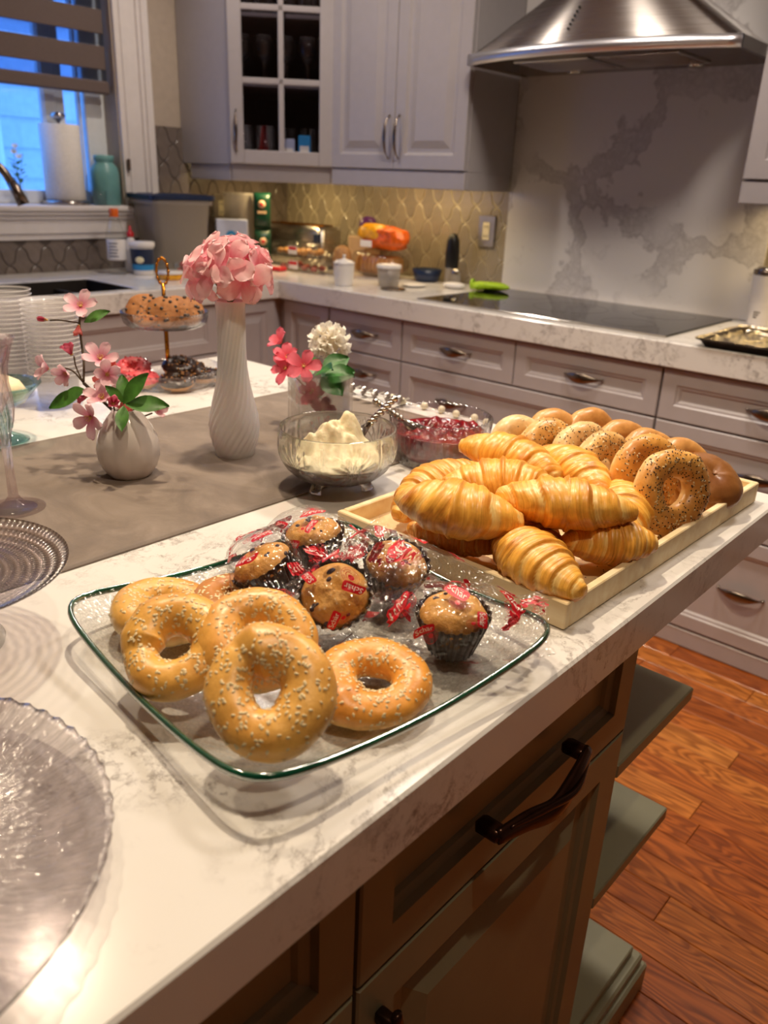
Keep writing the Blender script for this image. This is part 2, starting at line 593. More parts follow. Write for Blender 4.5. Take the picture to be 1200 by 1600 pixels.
MT['blueprint'] = plain('bright_blue_print', '2a8fd0', 0.4)
MT['orange'] = plain('orange_plastic', 'e8691c', 0.4)
MT['orangebag'] = plain('orange_film', 'f0641a', 0.2, var=0.25, nscale=40, bump=0.6, bdist=0.01)
MT['yellowbag'] = plain('yellow_film', 'f2a81c', 0.2, var=0.15, nscale=40, bump=0.6, bdist=0.01)
MT['purple'] = plain('purple_skin', '5a2a6e', 0.3, var=0.15)
MT['grape'] = plain('grape_skin', '2e1c34', 0.2, var=0.2)
MT['greenbag'] = plain('dark_green_foil_pack', '0b3a2a', 0.3, var=0.15, nscale=40, bump=0.3, bdist=0.004)
MT['boxblue'] = plain('pale_blue_carton', 'b9c0dc', 0.5, var=0.03)
MT['boxtan'] = plain('tan_carton', 'c9a98c', 0.6, var=0.05)
MT['lime'] = plain('lime_silicone', 'a8d020', 0.45, var=0.08)
MT['tumbler'] = plain('white_enamel', 'dcd8dc', 0.3, var=0.02)
MT['red'] = plain('red_plastic', 'c8202a', 0.35)
MT['redfood'] = plain('red_sauce_food', 'b84a3c', 0.5, var=0.25, nscale=50)
MT['blindband'] = plain('taupe_blind_fabric', '6a5c58', 0.9, var=0.04, nscale=200)
MT['sheer'] = glass('sheer_blind_fabric', (0.62, 0.66, 0.74, 1), (0.4, 0.42, 0.5, 1), rough=0.6, gloss=0.3)
MT['siding'] = plain('neighbour_siding', 'c8d0d8', 0.7, var=0.04)
MT['vinyl'] = plain('white_vinyl', 'e4e8ea', 0.4, var=0.02)
MT['outlet'] = plain('outlet_metal', 'b3a9a0', 0.3, 0.6, var=0.03)
MT['almond'] = plain('light_plastic', 'efe4c8', 0.35, var=0.02)
MT['sink'] = plain('dark_sink', '2c2725', 0.4, 0.0, var=0.05)
MT['lamp'] = NT('puck_lamp_lens').m
_t = MT['lamp'].node_tree
_e = _t.nodes.new('ShaderNodeEmission')
_e.inputs[0].default_value = (1, 0.75, 0.4, 1)
_e.inputs[1].default_value = 6
_t.links.new(_e.outputs[0], [n for n in _t.nodes if n.type == 'OUTPUT_MATERIAL'][0].inputs[0])

# ------------------------------------------------------------------ object helpers
def wmat(p):
    m = p.matrix_basis.copy()
    return m if p.parent is None else wmat(p.parent) @ p.matrix_parent_inverse @ m


def link(name, me, parent=None, world=False):
    o = bpy.data.objects.new(name, me)
    COL.objects.link(o)
    if parent is not None:
        o.parent = parent
        if world:
            mtx = wmat(parent)
            o.matrix_parent_inverse = mtx.inverted()
    return o


def mesh(name, V, F, mat, parent=None, smooth=False, world=False, cols=None, uvs=None, kind=None, link_it=True):
    me = bpy.data.meshes.new(name)
    me.from_pydata([tuple(v) for v in V], [], [tuple(f) for f in F])
    if mat is not None:
        me.materials.append(mat)
    if smooth:
        me.polygons.foreach_set('use_smooth', [True] * len(me.polygons))
    if cols is not None:
        ca = me.color_attributes.new('Col', 'FLOAT_COLOR', 'POINT')
        ca.data.foreach_set('color', np.c_[np.asarray(cols, float), np.ones(len(V))].ravel())
    if uvs is not None:
        ul = me.uv_layers.new(name='UVMap')
        li = np.zeros(len(me.loops), int)
        me.loops.foreach_get('vertex_index', li)
        ul.data.foreach_set('uv', np.asarray(uvs, float)[li].ravel())
    me.update()
    if not link_it:
        return me
    o = link(name, me, parent, world)
    if kind:
        o['kind'] = kind
    return o


def tag(o, label, cat, group=None, kind=None):
    o['label'] = label
    if cat:
        o['category'] = cat
    if group:
        o['group'] = group
    if kind:
        o['kind'] = kind
    return o


def thing(name, label, cat, loc=(0, 0, 0), rotz=0.0, group=None):
    o = bpy.data.objects.new(name, None)
    COL.objects.link(o)
    o.empty_display_size = 0.02
    o.location = loc
    o.rotation_euler = (0, 0, rotz)
    return tag(o, label, cat, group)


def struct(o):
    o['kind'] = 'structure'
    return o


class MB:
    """collects pieces of one mesh"""
    def __init__(self):
        self.V, self.F = [], []

    def add(self, V, F, mtx=None):
        k = len(self.V)
        if mtx is not None:
            V = [tuple(mtx @ Vector(v)) for v in V]
        self.V += [tuple(v) for v in V]
        self.F += [tuple(i + k for i in f) for f in F]
        return self

    def box(self, x0, x1, y0, y1, z0, z1, bev=0.0):
        if bev <= 0:
            V = [(x, y, z) for z in (z0, z1) for y in (y0, y1) for x in (x0, x1)]
            F = [(0, 2, 3, 1), (4, 5, 7, 6), (0, 1, 5, 4), (2, 6, 7, 3), (0, 4, 6, 2), (1, 3, 7, 5)]
            return self.add(V, F)
        b = min(bev, (x1 - x0) / 2.01, (y1 - y0) / 2.01, (z1 - z0) / 2.01)
        # chamfered box: stack of loops
        def loop(ix, iy, z):
            return [(x0 + ix + b, y0 + iy, z), (x1 - ix - b, y0 + iy, z), (x1 - ix, y0 + iy + b, z), (x1 - ix, y1 - iy - b, z),
                    (x1 - ix - b, y1 - iy, z), (x0 + ix + b, y1 - iy, z), (x0 + ix, y1 - iy - b, z), (x0 + ix, y0 + iy + b, z)]
        L = [loop(b * .99, b * .99, z0), loop(0, 0, z0 + b), loop(0, 0, z1 - b), loop(b * .99, b * .99, z1)]
        V = sum(L, [])
        F = [tuple(range(7, -1, -1)), tuple(range(24, 32))]
        for k in range(3):
            for i in range(8):
                j = (i + 1) % 8
                F.append((k * 8 + i, k * 8 + j, k * 8 + 8 + j, k * 8 + 8 + i))
        return self.add(V, F)

    def build(self, name, mat, parent=None, smooth=False, world=False, **kw):
        return mesh(name, self.V, self.F, mat, parent, smooth, world, **kw)


def grid_faces(nu, nv, wrap_u=False, wrap_v=False):
    F = []
    for i in range(nu if wrap_u else nu - 1):
        for j in range(nv if wrap_v else nv - 1):
            a, b = i * nv + j, i * nv + (j + 1) % nv
            c, d = ((i + 1) % nu) * nv + (j + 1) % nv, ((i + 1) % nu) * nv + j
            F.append((a, b, c, d))
    return F


def lathe(prof, n=40, ripple=None, cap0=False, cap1=False, center=(0, 0, 0)):
    """prof: list of (r, z); ripple(i, th, r, z) -> (r, z, th)"""
    V = []
    for i, (r, z) in enumerate(prof):
        for j in range(n):
            th = 2 * pi * j / n
            rr, zz, tt = (r, z, th) if ripple is None else ripple(i, th, r, z)
            V.append((center[0] + rr * cos(tt), center[1] + rr * sin(tt), center[2] + zz))
    F = [tuple(reversed(f)) for f in grid_faces(len(prof), n, wrap_v=True)]
    F = [(f[3], f[2], f[1], f[0]) for f in F]
    F = [(a, b, c, d) for a, b, c, d in grid_faces(len(prof), n, wrap_v=True)]
    if cap0:
        F.append(tuple(range(n - 1, -1, -1)))
    if cap1:
        k = (len(prof) - 1) * n
        F.append(tuple(range(k, k + n)))
    return V, F


def frame_at(d):
    d = Vector(d).normalized()
    a = Vector((0, 0, 1)) if abs(d.z) < 0.9 else Vector((1, 0, 0))
    u = a.cross(d).normalized()
    return u, d.cross(u), d


def tube(path, rad, n=10, caps=True, flat=None, twist=0.0, up=None):
    """tube along path; rad: number or function(t); flat: (su, sv) scales"""
    P = [Vector(p) for p in path]
    m = len(P)
    V = []
    u = None
    for i in range(m):
        d = (P[min(i + 1, m - 1)] - P[max(i - 1, 0)]).normalized()
        if up is not None:
            u = Vector(up).cross(d).normalized()
        elif u is None:
            u = frame_at(d)[0]
        else:
            u = (u - d * u.dot(d)).normalized()
        v = d.cross(u)
        t = i / (m - 1)
        r = rad(t) if callable(rad) else rad
        ru, rv = (r, r) if not isinstance(r, tuple) else r
        if flat:
            ru, rv = ru * flat[0], rv * flat[1]
        for j in range(n):
            a = 2 * pi * j / n + twist * t
            V.append(tuple(P[i] + u * (ru * cos(a)) + v * (rv * sin(a))))
    F = grid_faces(m, n, wrap_v=True)
    if caps:
        F.append(tuple(range(n - 1, -1, -1)))
        F.append(tuple(range((m - 1) * n, m * n)))
    return V, F


def bez(pts, n=20):
    """Catmull-Rom through pts"""
    P = [Vector(p) for p in pts]
    P = [P[0] * 2 - P[1]] + P + [P[-1] * 2 - P[-2]]
    out = []
    seg = len(P) - 3
    for s in range(seg):
        a, b, c, d = P[s:s + 4]
        k = max(2, n // seg)
        for i in range(k + (1 if s == seg - 1 else 0)):
            t = i / k
            out.append(0.5 * ((2 * b) + (c - a) * t + (2 * a - 5 * b + 4 * c - d) * t * t + (3 * b - a - 3 * c + d) * t ** 3))
    return out


def ball(c, r, n=10, m=7, sq=(1, 1, 1)):
    V = [(c[0], c[1], c[2] - r * sq[2])]
    for i in range(1, m):
        a = -pi / 2 + pi * i / m
        for j in range(n):
            b = 2 * pi * j / n
            V.append((c[0] + r * sq[0] * cos(a) * cos(b), c[1] + r * sq[1] * cos(a) * sin(b), c[2] + r * sq[2] * sin(a)))
    V.append((c[0], c[1], c[2] + r * sq[2]))
    F = []
    for j in range(n):
        k = (j + 1) % n
        F.append((0, 1 + k, 1 + j))
        for i in range(m - 2):
            F.append((1 + i * n + j, 1 + i * n + k, 1 + (i + 1) * n + k, 1 + (i + 1) * n + j))
        F.append((1 + (m - 2) * n + j, 1 + (m - 2) * n + k, len(V) - 1))
    return V, F


def front(name, parent, o, u, n, w, h, prof, mat):
    """door or drawer front: nested rectangles (inset, depth) from the back edge to the centre panel. o lower corner, u along, n outward"""
    o, u, n = Vector(o), Vector(u).normalized(), Vector(n).normalized()
    v = Vector((0, 0, 1))
    V, F = [], []
    for ins, dep in prof:
        for a, b in ((ins, ins), (w - ins, ins), (w - ins, h - ins), (ins, h - ins)):
            V.append(tuple(o + u * a + v * b + n * dep))
    for k in range(len(prof) - 1):
        for i in range(4):
            j = (i + 1) % 4
            F.append((k * 4 + i, k * 4 + j, k * 4 + 4 + j, k * 4 + 4 + i))
    k = 4 * (len(prof) - 1)
    F.append((k, k + 1, k + 2, k + 3))
    F.append((3, 2, 1, 0))
    if u.cross(v).dot(n) < 0:
        F = [tuple(reversed(f)) for f in F]
    return mesh(name, V, F, mat, parent, world=True)


DRAWER = [(0, -.019), (0, -.002), (.002, 0), (.042, 0), (.046, -.004), (.052, -.005), (.058, -.010)]
RAISED = [(0, -.020), (0, -.002), (.002, 0), (.050, 0), (.055, -.005), (.060, -.009), (.072, -.009), (.100, -.001)]
RAISEDI = [(0, -.022), (0, -.002), (.002, 0), (.048, 0), (.052, -.006), (.058, -.008), (.062, -.013), (.074, -.013), (.076, -.013), (.103, -.002), (.105, -.002)]
ISLD = [(0, -.022), (0, -.002), (.002, 0), (.040, 0), (.043, -.007), (.052, -.010), (.056, -.014)]


def handle(parent, c, u, n, L, mat, wid=0.009, bulge=0.022):
    """leaf-shaped bow pull"""
    c, u, n = Vector(c), Vector(u).normalized(), Vector(n).normalized()
    path = []
    for i in range(17):
        t = i / 16
        s = 2 * t - 1
        path.append(c + u * (s * L / 2) + n * (bulge * (1 - s * s) ** 0.6 + 0.002))
    up = n
    V, F = tube(path, lambda t: (0.0022 + (wid - 0.0022) * sin(pi * t) ** 1.3, 0.003 + 0.0015 * sin(pi * t)), 8, up=up)
    m = MB().add(V, F)
    for s in (-1, 1):
        p = c + u * (s * L / 2)
        V, F = tube([p - n * 0.001, p + n * 0.006], 0.0035, 8)
        m.add(V, F)
    return m.build('handle', mat, parent, True, True)


def text_mesh(body, size=1.0):
    cu = bpy.data.curves.new('lettering', 'FONT')
    cu.body = body
    cu.size = size
    cu.align_x = 'CENTER'
    cu.align_y = 'CENTER'
    cu.resolution_u = 2
    o = bpy.data.objects.new('lettering', cu)
    COL.objects.link(o)
    bpy.context.view_layer.update()
    dg = bpy.context.evaluated_depsgraph_get()
    me = bpy.data.meshes.new_from_object(o.evaluated_get(dg))
    V = [tuple(v.co) for v in me.vertices]
    F = [tuple(p.vertices) for p in me.polygons]
    bpy.data.objects.remove(o)
    bpy.data.curves.remove(cu)
    bpy.data.meshes.remove(me)
    return V, F


def copy_tree(o, parent=None):
    c = o.copy()
    COL.objects.link(c)
    if parent is not None:
        mpi = o.matrix_parent_inverse.copy()
        c.parent = parent
        c.matrix_parent_inverse = mpi
    for ch in list(o.children):
        copy_tree(ch, c)
    return c


def nz3(p, s):
    return mnoise.noise(Vector(p) * s)


H = 0.915          # worktop height of island and counters
XL, YB = -3.20, 2.874   # faces of the window wall and the back wall

# ------------------------------------------------------------------ room shell
X0, X1, Y0, Y1, ZC = XL, 1.9, -2.4, YB, 2.62
WY0, WY1, WZ0, WZ1 = 0.55, 1.965, 1.165, 2.30
fl = struct(MB().box(X0 - .12, X1 + .12, Y0 - .12, Y1 + .12, -.10, -.012).build('floor', MT['gap']))
struct(MB().box(X0 - .12, X1 + .12, Y0 - .12, Y1 + .12, ZC, ZC + .1).build('ceiling', MT['ceiling']))
wb = struct(MB().box(X0 - .12, X1 + .12, Y1, Y1 + .12, -.012, ZC).build('wall_back', MT['wall']))
wl = MB()
wl.box(X0 - .16, X0, Y0, WY0, -.012, ZC).box(X0 - .16, X0, WY1, Y1, -.012, ZC)
wl.box(X0 - .16, X0, WY0, WY1, -.012, WZ0 - .02).box(X0 - .16, X0, WY0, WY1, WZ1, ZC)
wl = struct(wl.build('wall_left', MT['wall']))
struct(MB().box(X1, X1 + .12, Y0, Y1, -.012, ZC).build('wall_right', MT['wall']))
struct(MB().box(X0 - .12, X1 + .12, Y0 - .12, Y0, -.012, ZC).build('wall_front', MT['wall']))

# floor planks run along the back wall; lengths vary
PW = 0.079
rr = random.Random(3)
pm = {}
for i in range(38):
    y = -0.35 + i * PW
    if y > 2.27 - PW:
        break
    x = X0 + .65 - rr.random() * .6
    while x < 0.95:
        L = rr.choice([.38, .52, .66, .82, .95])
        if L not in pm:
            b = MB().box(.0006, L - .0006, .0005, PW - .0005, -.0118, 0, .0012)
            pm[L] = mesh('plank', b.V, b.F, MT['oak'], link_it=False)
        if x + L > -2.5:
            o = link('plank', pm[L], fl)
            o.location = (x, y, 0)
        x += L
b = MB().box(X0, X1, Y0, -.351, -.012, 0).box(.95, X1, -.351, Y1, -.012, 0)
b.build('floorboards_beyond', MT['oak'], fl)


# arabesque wall tiles: each one a piece with its own edge, joints recessed
TW, TH = 0.100, 0.138
def lantern(n=7):
    P = []
    a, b = Vector((0, TH / 2)), Vector((TW / 2, 0))
    d = b - a
    nn = Vector((d.y, -d.x)).normalized() * -1
    q = []
    for i in range(n):
        t = i / n
        q.append(a + d * t + nn * (0.0066 * sin(2 * pi * t)))
    for sx, sy, rev in ((1, 1, 0), (1, -1, 1), (-1, -1, 0), (-1, 1, 1)):
        pts = [Vector((p.x * sx, p.y * sy)) for p in (q + [b])]
        if rev:
            pts = pts[::-1]
        P += pts[:-1]
    return P


LAN = lantern()
tcache = {}
def tile_wall(parent, axis, c0, c1, z0, z1, face, mat):
    """axis 'x': wall faces -Y at Y=face; axis 'y': wall faces +X at X=face"""
    key0 = (axis, mat)
    for j in range(-1, int((z1 - z0) / (TH / 2)) + 3):
        zc = z0 + .03 + j * TH / 2
        for i in range(-1, int((c1 - c0) / TW) + 3):
            cc = c0 + i * TW + (j % 2) * TW / 2
            pts = [(min(max(cc + p.x * .93, c0), c1) - cc, min(max(zc + p.y * .95, z0), z1) - zc) for p in LAN]
            A = abs(sum(pts[k][0] * pts[(k + 1) % len(pts)][1] - pts[(k + 1) % len(pts)][0] * pts[k][1] for k in range(len(pts)))) / 2
            if A < 0.0006:
                continue
            full = A > .999 * .5 * abs(sum(LAN[k].x * .93 * LAN[(k + 1) % len(LAN)].y * .95 - LAN[(k + 1) % len(LAN)].x * .93 * LAN[k].y * .95 for k in range(len(LAN))))
            key = key0 if full else (axis, mat, round(cc, 4), round(zc, 4))
            if key not in tcache:
                n = len(pts)
                V = []
                for sc, dep in ((1, 0.0), (1, .0022), (.95, .0034)):
                    for a, b in pts:
                        V.append((a * sc, -dep, b * sc) if axis == 'x' else (dep, a * sc, b * sc))
                F = []
                for k in range(2):
                    for q in range(n):
                        r = (q + 1) % n
                        F.append((k * n + q, k * n + r, k * n + n + r, k * n + n + q))
                F.append(tuple(range(2 * n, 3 * n)))
                if axis == 'x':
                    F = [tuple(reversed(f)) for f in F]
                F = [tuple(reversed(f)) for f in F]
                tcache[key] = mesh('tile', V, F, mat, link_it=False)
            o = link('tile', tcache[key], parent)
            o.location = (cc, face, zc) if axis == 'x' else (face, cc, zc)


MB().box(X0, -1.886, YB - .004, YB, H, 1.42).box(-.885, X1, YB - .004, YB, H, 1.42).build('tile_grout', MT['grout'], wb)
tile_wall(wb, 'x', X0, -1.888, H, 1.40, YB - .004, MT['tile'])
tile_wall(wb, 'x', -.884, -.50, H, 1.36, YB - .004, MT['tile'])
MB().box(X0, X0 + .004, .4, YB - .005, H, 1.036).box(X0, X0 + .004, 2.118, YB - .005, 1.036, 1.478).build('tile_grout', MT['grout_shaded'], wl)
tile_wall(wl, 'y', 2.118, YB - .005, 1.036, 1.478, X0 + .004, MT['tile_shaded'])
tile_wall(wl, 'y', .9, YB - .005, H, 1.036, X0 + .004, MT['tile_shaded'])
MB().box(-1.886, -.885, YB - .022, YB - .0005, H, 2.6, .002).build('marble_slab', MT['slab'], wb)

# window
win = struct(thing('window_1', 'white framed window above the sink', None))
fr = MB()
xf0, xf1 = X0 - .14, X0 - .09
for y0, y1, z0, z1 in ((WY0, WY0 + .05, WZ0, WZ1), (WY1 - .085, WY1, WZ0, WZ1), (WY0, WY1, WZ0, WZ0 + .05), (WY0, WY1, WZ1 - .05, WZ1)):
    fr.box(xf0, xf1, y0, y1, z0, z1, .004)
fr.build('window_frame', MT['vinyl'], win, world=True)
MB().box(xf0, xf1 - .005, 1.705, 1.765, WZ0, WZ1, .01).box(xf0 - .004, xf1 - .012, 1.76, 1.80, WZ0, WZ1, .006).build('mullion', MT['vinyl'], win, world=True)
MB().box(xf0 + .02, xf0 + .026, WY0 + .05, 1.705, WZ0 + .05, WZ1 - .05).build('pane', MT['windowpane'], win, world=True)
MB().box(xf0 + .02, xf0 + .026, 1.80, WY1 - .085, WZ0 + .05, WZ1 - .05).build('pane', MT['windowpane'], win, world=True)
MB().box(xf1 - .03, xf1 + .002, 1.852, 1.862, WZ0 + .05, WZ1 - .05, .004).build('sash_bar', MT['vinyl'], win, world=True)
b = MB()
b.box(X0 - .14, X0 + .052, WY0 - .12, WY1 + .175, 1.142, WZ0, .006)
b.build('window_sill', MT['trimw'], win, world=True)
b = MB()
for z0, z1, p in ((1.037, 1.06, .016), (1.06, 1.112, .024), (1.112, 1.128, .032), (1.128, 1.142, .042)):
    b.box(X0 + .0005, X0 + p, WY0 - .1, WY1 + .155, z0, z1, .003)
b.build('apron_moulding', MT['trimw'], win, world=True)
b = MB()
for y0, y1, p in ((WY1 + .005, WY1 + .03, .017), (WY1 + .03, WY1 + .10, .021), (WY1 + .10, WY1 + .118, .029), (WY1 + .118, WY1 + .15, .036)):
    b.box(X0 + .0005, X0 + p, y0, y1, WZ0, 2.45, .003)
b.build('casing', MT['trimw'], win, world=True)
MB().box(X0 + .0005, X0 + .03, WY0 - .12, WY0 - .005, WZ0, 2.45, .003).build('casing', MT['trimw'], win, world=True)
MB().box(X0 + .0005, X0 + .03, WY0 - .12, WY1 + .15, 2.30, 2.449, .003).build('head_casing', MT['trimw'], win, world=True)
MB().box(X0 - .088, X0 - .002, WY1 + .001, WY1 + .004, WZ0, WZ1).build('jamb', MT['trimw'], win, world=True)
MB().box(X0 + .021, X0 + .034, WY1 + .012, WY1 + .026, 1.30, 1.345, .003).build('latch', MT['nickel'], win, world=True)

# zebra blind
bl = thing('window_blind', 'zebra roller blind of taupe bands and sheer bands half lowered over the window', 'blind', (X0 - .03, 1.25, 1.575))
MB().box(X0 - .045, X0 - .012, WY0 + .01, WY1 - .014, 1.575, 1.622, .006).build('bottom_rail', MT['blindband'], bl, world=True)
z = 1.622
k = 0
while z < 2.2:
    MB().box(X0 - .031, X0 - .0295, WY0 + .012, WY1 - .016, z, z + .042).build('sheer_band', MT['sheer'], bl, world=True)
    MB().box(X0 - .034, X0 - .027, WY0 + .012, WY1 - .016, z + .040, z + .122, .002).build('slat', MT['blindband'], bl, world=True)
    z += .124
MB().box(X0 - .075, X0 - .005, WY0 + .008, WY1 - .010, z - .002, 2.295, .008).build('cassette', MT['blindband'], bl, world=True)

# outside the window: the neighbour's siding wall
ext = MB()
for i in range(24):
    z0 = -.2 + i * .16
    ext.add([(-4.9, -1, z0), (-4.9, 4.5, z0), (-4.915, 4.5, z0 + .16), (-4.915, -1, z0 + .16)], [(0, 1, 2, 3)])
    ext.add([(-4.9, -1, z0), (-4.9, 4.5, z0), (-4.915, 4.5, z0), (-4.915, -1, z0)], [(3, 2, 1, 0)])
ext.box(-5.1, -4.93, -1, 4.5, -.3, 3.7)
ex = tag(ext.build('neighbour_wall', MT['siding']), 'pale horizontal siding of the house outside the window', 'wall')
struct(ex)
V, F = tube([(-4.84, 2.20, -.2), (-4.84, 2.20, 3.6)], .045, 10)
mesh('downpipe', V, F, MT['vinyl'], ex, True)

# ------------------------------------------------------------------ range hood
hood = thing('range_hood', 'brushed steel chimney range hood with bowed front edge over the cooktop', 'range hood', (-1.405, YB - .03, 1.668))
def hood_loop(x0, x1, ye, yb, bow, z, n=28):
    P = []
    for i in range(n + 1):
        t = i / n
        x = x0 + (x1 - x0) * t
        P.append((x, ye - bow * (1 - (2 * t - 1) ** 2), z))
    return [(x0, yb, z)] + P + [(x1, yb, z)]


yb_ = YB - .024
LO = [(1.703, -1.852, -.958, 2.500, .085), (1.74, -1.79, -1.02, 2.512, .078), (1.80, -1.70, -1.11, 2.535, .065), (1.86, -1.61, -1.20, 2.56, .05),
      (1.915, -1.555, -1.255, 2.585, .03), (1.93, -1.545, -1.265, 2.60, .0), (2.60, -1.545, -1.265, 2.60, .0)]
V = []
for z, x0, x1, ye, bow in LO:
    V += hood_loop(x0, x1, ye, yb_, bow, z)
n = 31
F = [(i * n + j, i * n + j + 1, (i + 1) * n + j + 1, (i + 1) * n + j) for i in range(len(LO) - 1) for j in range(n - 1)]
mesh('canopy', V, F, MT['steel'], hood, False, True)
me = hood.children[0].data
for p in me.polygons:
    p.use_smooth = abs(p.normal.x) < .75
# polished front band
V = []
for z, off in ((1.672, 0), (1.705, 0), (1.705, .012), (1.672, .012)):
    V += [(x, y + off, zz) for x, y, zz in hood_loop(-1.862, -.948, 2.488, 2.6, .092, z)[1:-1]]
n = 29
F = [(i * n + j, i * n + j + 1, ((i + 1) % 4) * n + j + 1, ((i + 1) % 4) * n + j) for i in range(4) for j in range(n - 1)]
F += [(0, n, 2 * n, 3 * n), (n - 1, 4 * n - 1, 3 * n - 1, 2 * n - 1)]
mesh('front_band', V, F, MT['band'], hood, True, True)
MB().box(-1.862, -1.850, 2.490, yb_, 1.672, 1.705, .001).build('side_band', MT['chrome'], hood, world=True)
MB().box(-.960, -.948, 2.490, yb_, 1.672, 1.705, .001).build('side_band', MT['chrome'], hood, world=True)
V = hood_loop(-1.848, -.962, 2.505, yb_, .085, 1.676)
V2 = [(x, y, 1.70) for x, y, z in V]
k = len(V)
mesh('underside_panel', V + V2, [tuple(range(k - 1, -1, -1)), tuple(range(k, 2 * k))] + [(i, (i + 1) % k, k + (i + 1) % k, k + i) for i in range(k)], MT['nickel'], hood, False, True)
for x in (-1.55, -1.26):
    b = MB().box(x - .135, x + .135, 2.50, 2.74, 1.671, 1.677, .002)
    for q in range(9):
        b.box(x - .12, x + .12, 2.515 + q * .024, 2.525 + q * .024, 1.669, 1.673)
    b.build('grease_filter', MT['steel'], hood, world=True)
for x in (-1.62, -1.19):
    V, F = lathe([(0, 1.668), (.024, 1.668), (.028, 1.671), (.028, 1.677)], 20, center=(x, 2.79, 0))
    mesh('lamp_housing', V, F, MT['chrome'], hood, True, True)
for i in range(6):
    t = i / 5
    z = 1.745 + .06 * t
    x = -1.455
    y = 2.512 - .078 + (z - 1.74) / .06 * (.023 + .013) - .0026
    V, F = ball((x + .002 * i, y, z), .0042, 8, 5)
    mesh('push_button', V, F, MT['black'], hood, True, True)

# ------------------------------------------------------------------ base cabinets along the back wall
YF = 2.249
def back_cab(name_label, x0, x1, drawers, tall=.838):
    c = thing('drawer_cabinet', name_label, 'cabinet', ((x0 + x1) / 2, 2.56, 0))
    MB().box(x0, x1, YF + .021, YB - .006, .001, .8445).box(x0, x1, YF + .02, YF + .022, .07, .844).build('carcass', MT['cab'], c, world=True)
    MB().box(x0 - .0005, x1 + .0005, YF + .004, YF + .0205, .0, .060, .004).build('base_moulding', MT['cab'], c, world=True)
    for (a, b, z0, z1, hx) in drawers:
        d = front('drawer', c, (a, YF, z0), (1, 0, 0), (0, -1, 0), b - a, z1 - z0, DRAWER, MT['cab'])
        for hh in hx:
            handle(d, (hh, YF - .001 + .010, (z0 + z1) / 2 if z1 - z0 < .2 else (z1 - .105 if z0 > .2 else .235)), (1, 0, 0), (0, -1, 0), .128, MT['nickel'], .017, .030)
    return c


back_cab('grey narrow drawer stack left of the cooktop unit, by the corner', -2.268, -1.8945,
         [(-2.264, -1.897, .694, .838, [-2.085]), (-2.264, -1.897, .545, .688, [-2.085]), (-2.264, -1.897, .30, .539, [-2.085]), (-2.264, -1.897, .068, .294, [-2.085])])
back_cab('wide grey drawer cabinet directly under the cooktop', -1.8935, -.9115,
         [(-1.890, -1.412, .694, .838, [-1.655]), (-1.408, -.9145, .694, .838, [-1.160]), (-1.890, -.9145, .405, .688, [-1.66, -1.15]), (-1.890, -.9145, .068, .399, [-1.66, -1.15])])
back_cab('grey drawer cabinet right of the cooktop unit, under the foil lined tray', -.9105, -.2905,
         [(-.9075, -.2935, .694, .838, [-.60]), (-.9075, -.2935, .405, .688, [-.60]), (-.9075, -.2935, .068, .399, [-.575])])
back_cab('grey drawer cabinet at the right end of the back counter', -.2895, .59,
         [(-.2865, .587, .694, .838, [.15]), (-.2865, .587, .405, .688, [.15]), (-.2865, .587, .068, .399, [.15])])
cc = thing('corner_cabinet', 'grey corner base cabinet with two doors meeting in the inner corner', 'cabinet', (-2.85, 2.55, 0))
_P = [(-3.194, 1.93), (-2.572, 1.93), (-2.572, YF + .021), (-2.2695, YF + .021), (-2.2695, YB - .006), (-3.194, YB - .006)]
mesh('carcass', [(x, y, .001) for x, y in _P] + [(x, y, .8445) for x, y in _P], [tuple(range(5, -1, -1)), tuple(range(6, 12))] + [(i, (i + 1) % 6, 6 + (i + 1) % 6, 6 + i) for i in range(6)], MT['cab'], cc, False, True)
front('door', cc, (-2.528, YF, .068), (1, 0, 0), (0, -1, 0), .255, .770, RAISED[:3] + [(.042, 0), (.046, -.005), (.055, -.009), (.065, -.009), (.085, -.002)], MT['cab'])
front('door', cc, (-2.551, 1.945, .068), (0, 1, 0), (1, 0, 0), .275, .770, RAISED[:3] + [(.042, 0), (.046, -.005), (.055, -.009), (.065, -.009), (.085, -.002)], MT['cab'])
for y0, y1, lab in ((1.18, 1.929, 'grey sink base cabinet facing the island, below the sink'), (.43, 1.179, 'grey base cabinet beside the sink cabinet, away from the corner')):
    c = thing('sink_cabinet', lab, 'cabinet', (-2.9, (y0 + y1) / 2, 0))
    b = MB().box(-3.194, -3.15, y0, y1, .001, .68).box(-3.194, -2.572, y0, y0 + .02, .001, .844).box(-3.194, -2.572, y1 - .02, y1, .001, .844).box(-3.194, -2.572, y0, y1, .001, .08)
    b.box(-2.60, -2.572, y0, y1, .08, .844)
    b.build('carcass', MT['cab'], c, world=True)
    front('drawer_front', c, (-2.551, y0 + .003, .66), (0, 1, 0), (1, 0, 0), y1 - y0 - .006, .178, DRAWER, MT['cab'])
    w = (y1 - y0 - .009) / 2
    for q in range(2):
        d = front('door', c, (-2.551, y0 + .003 + q * (w + .003), .068), (0, 1, 0), (1, 0, 0), w, .586, RAISED, MT['cab'])

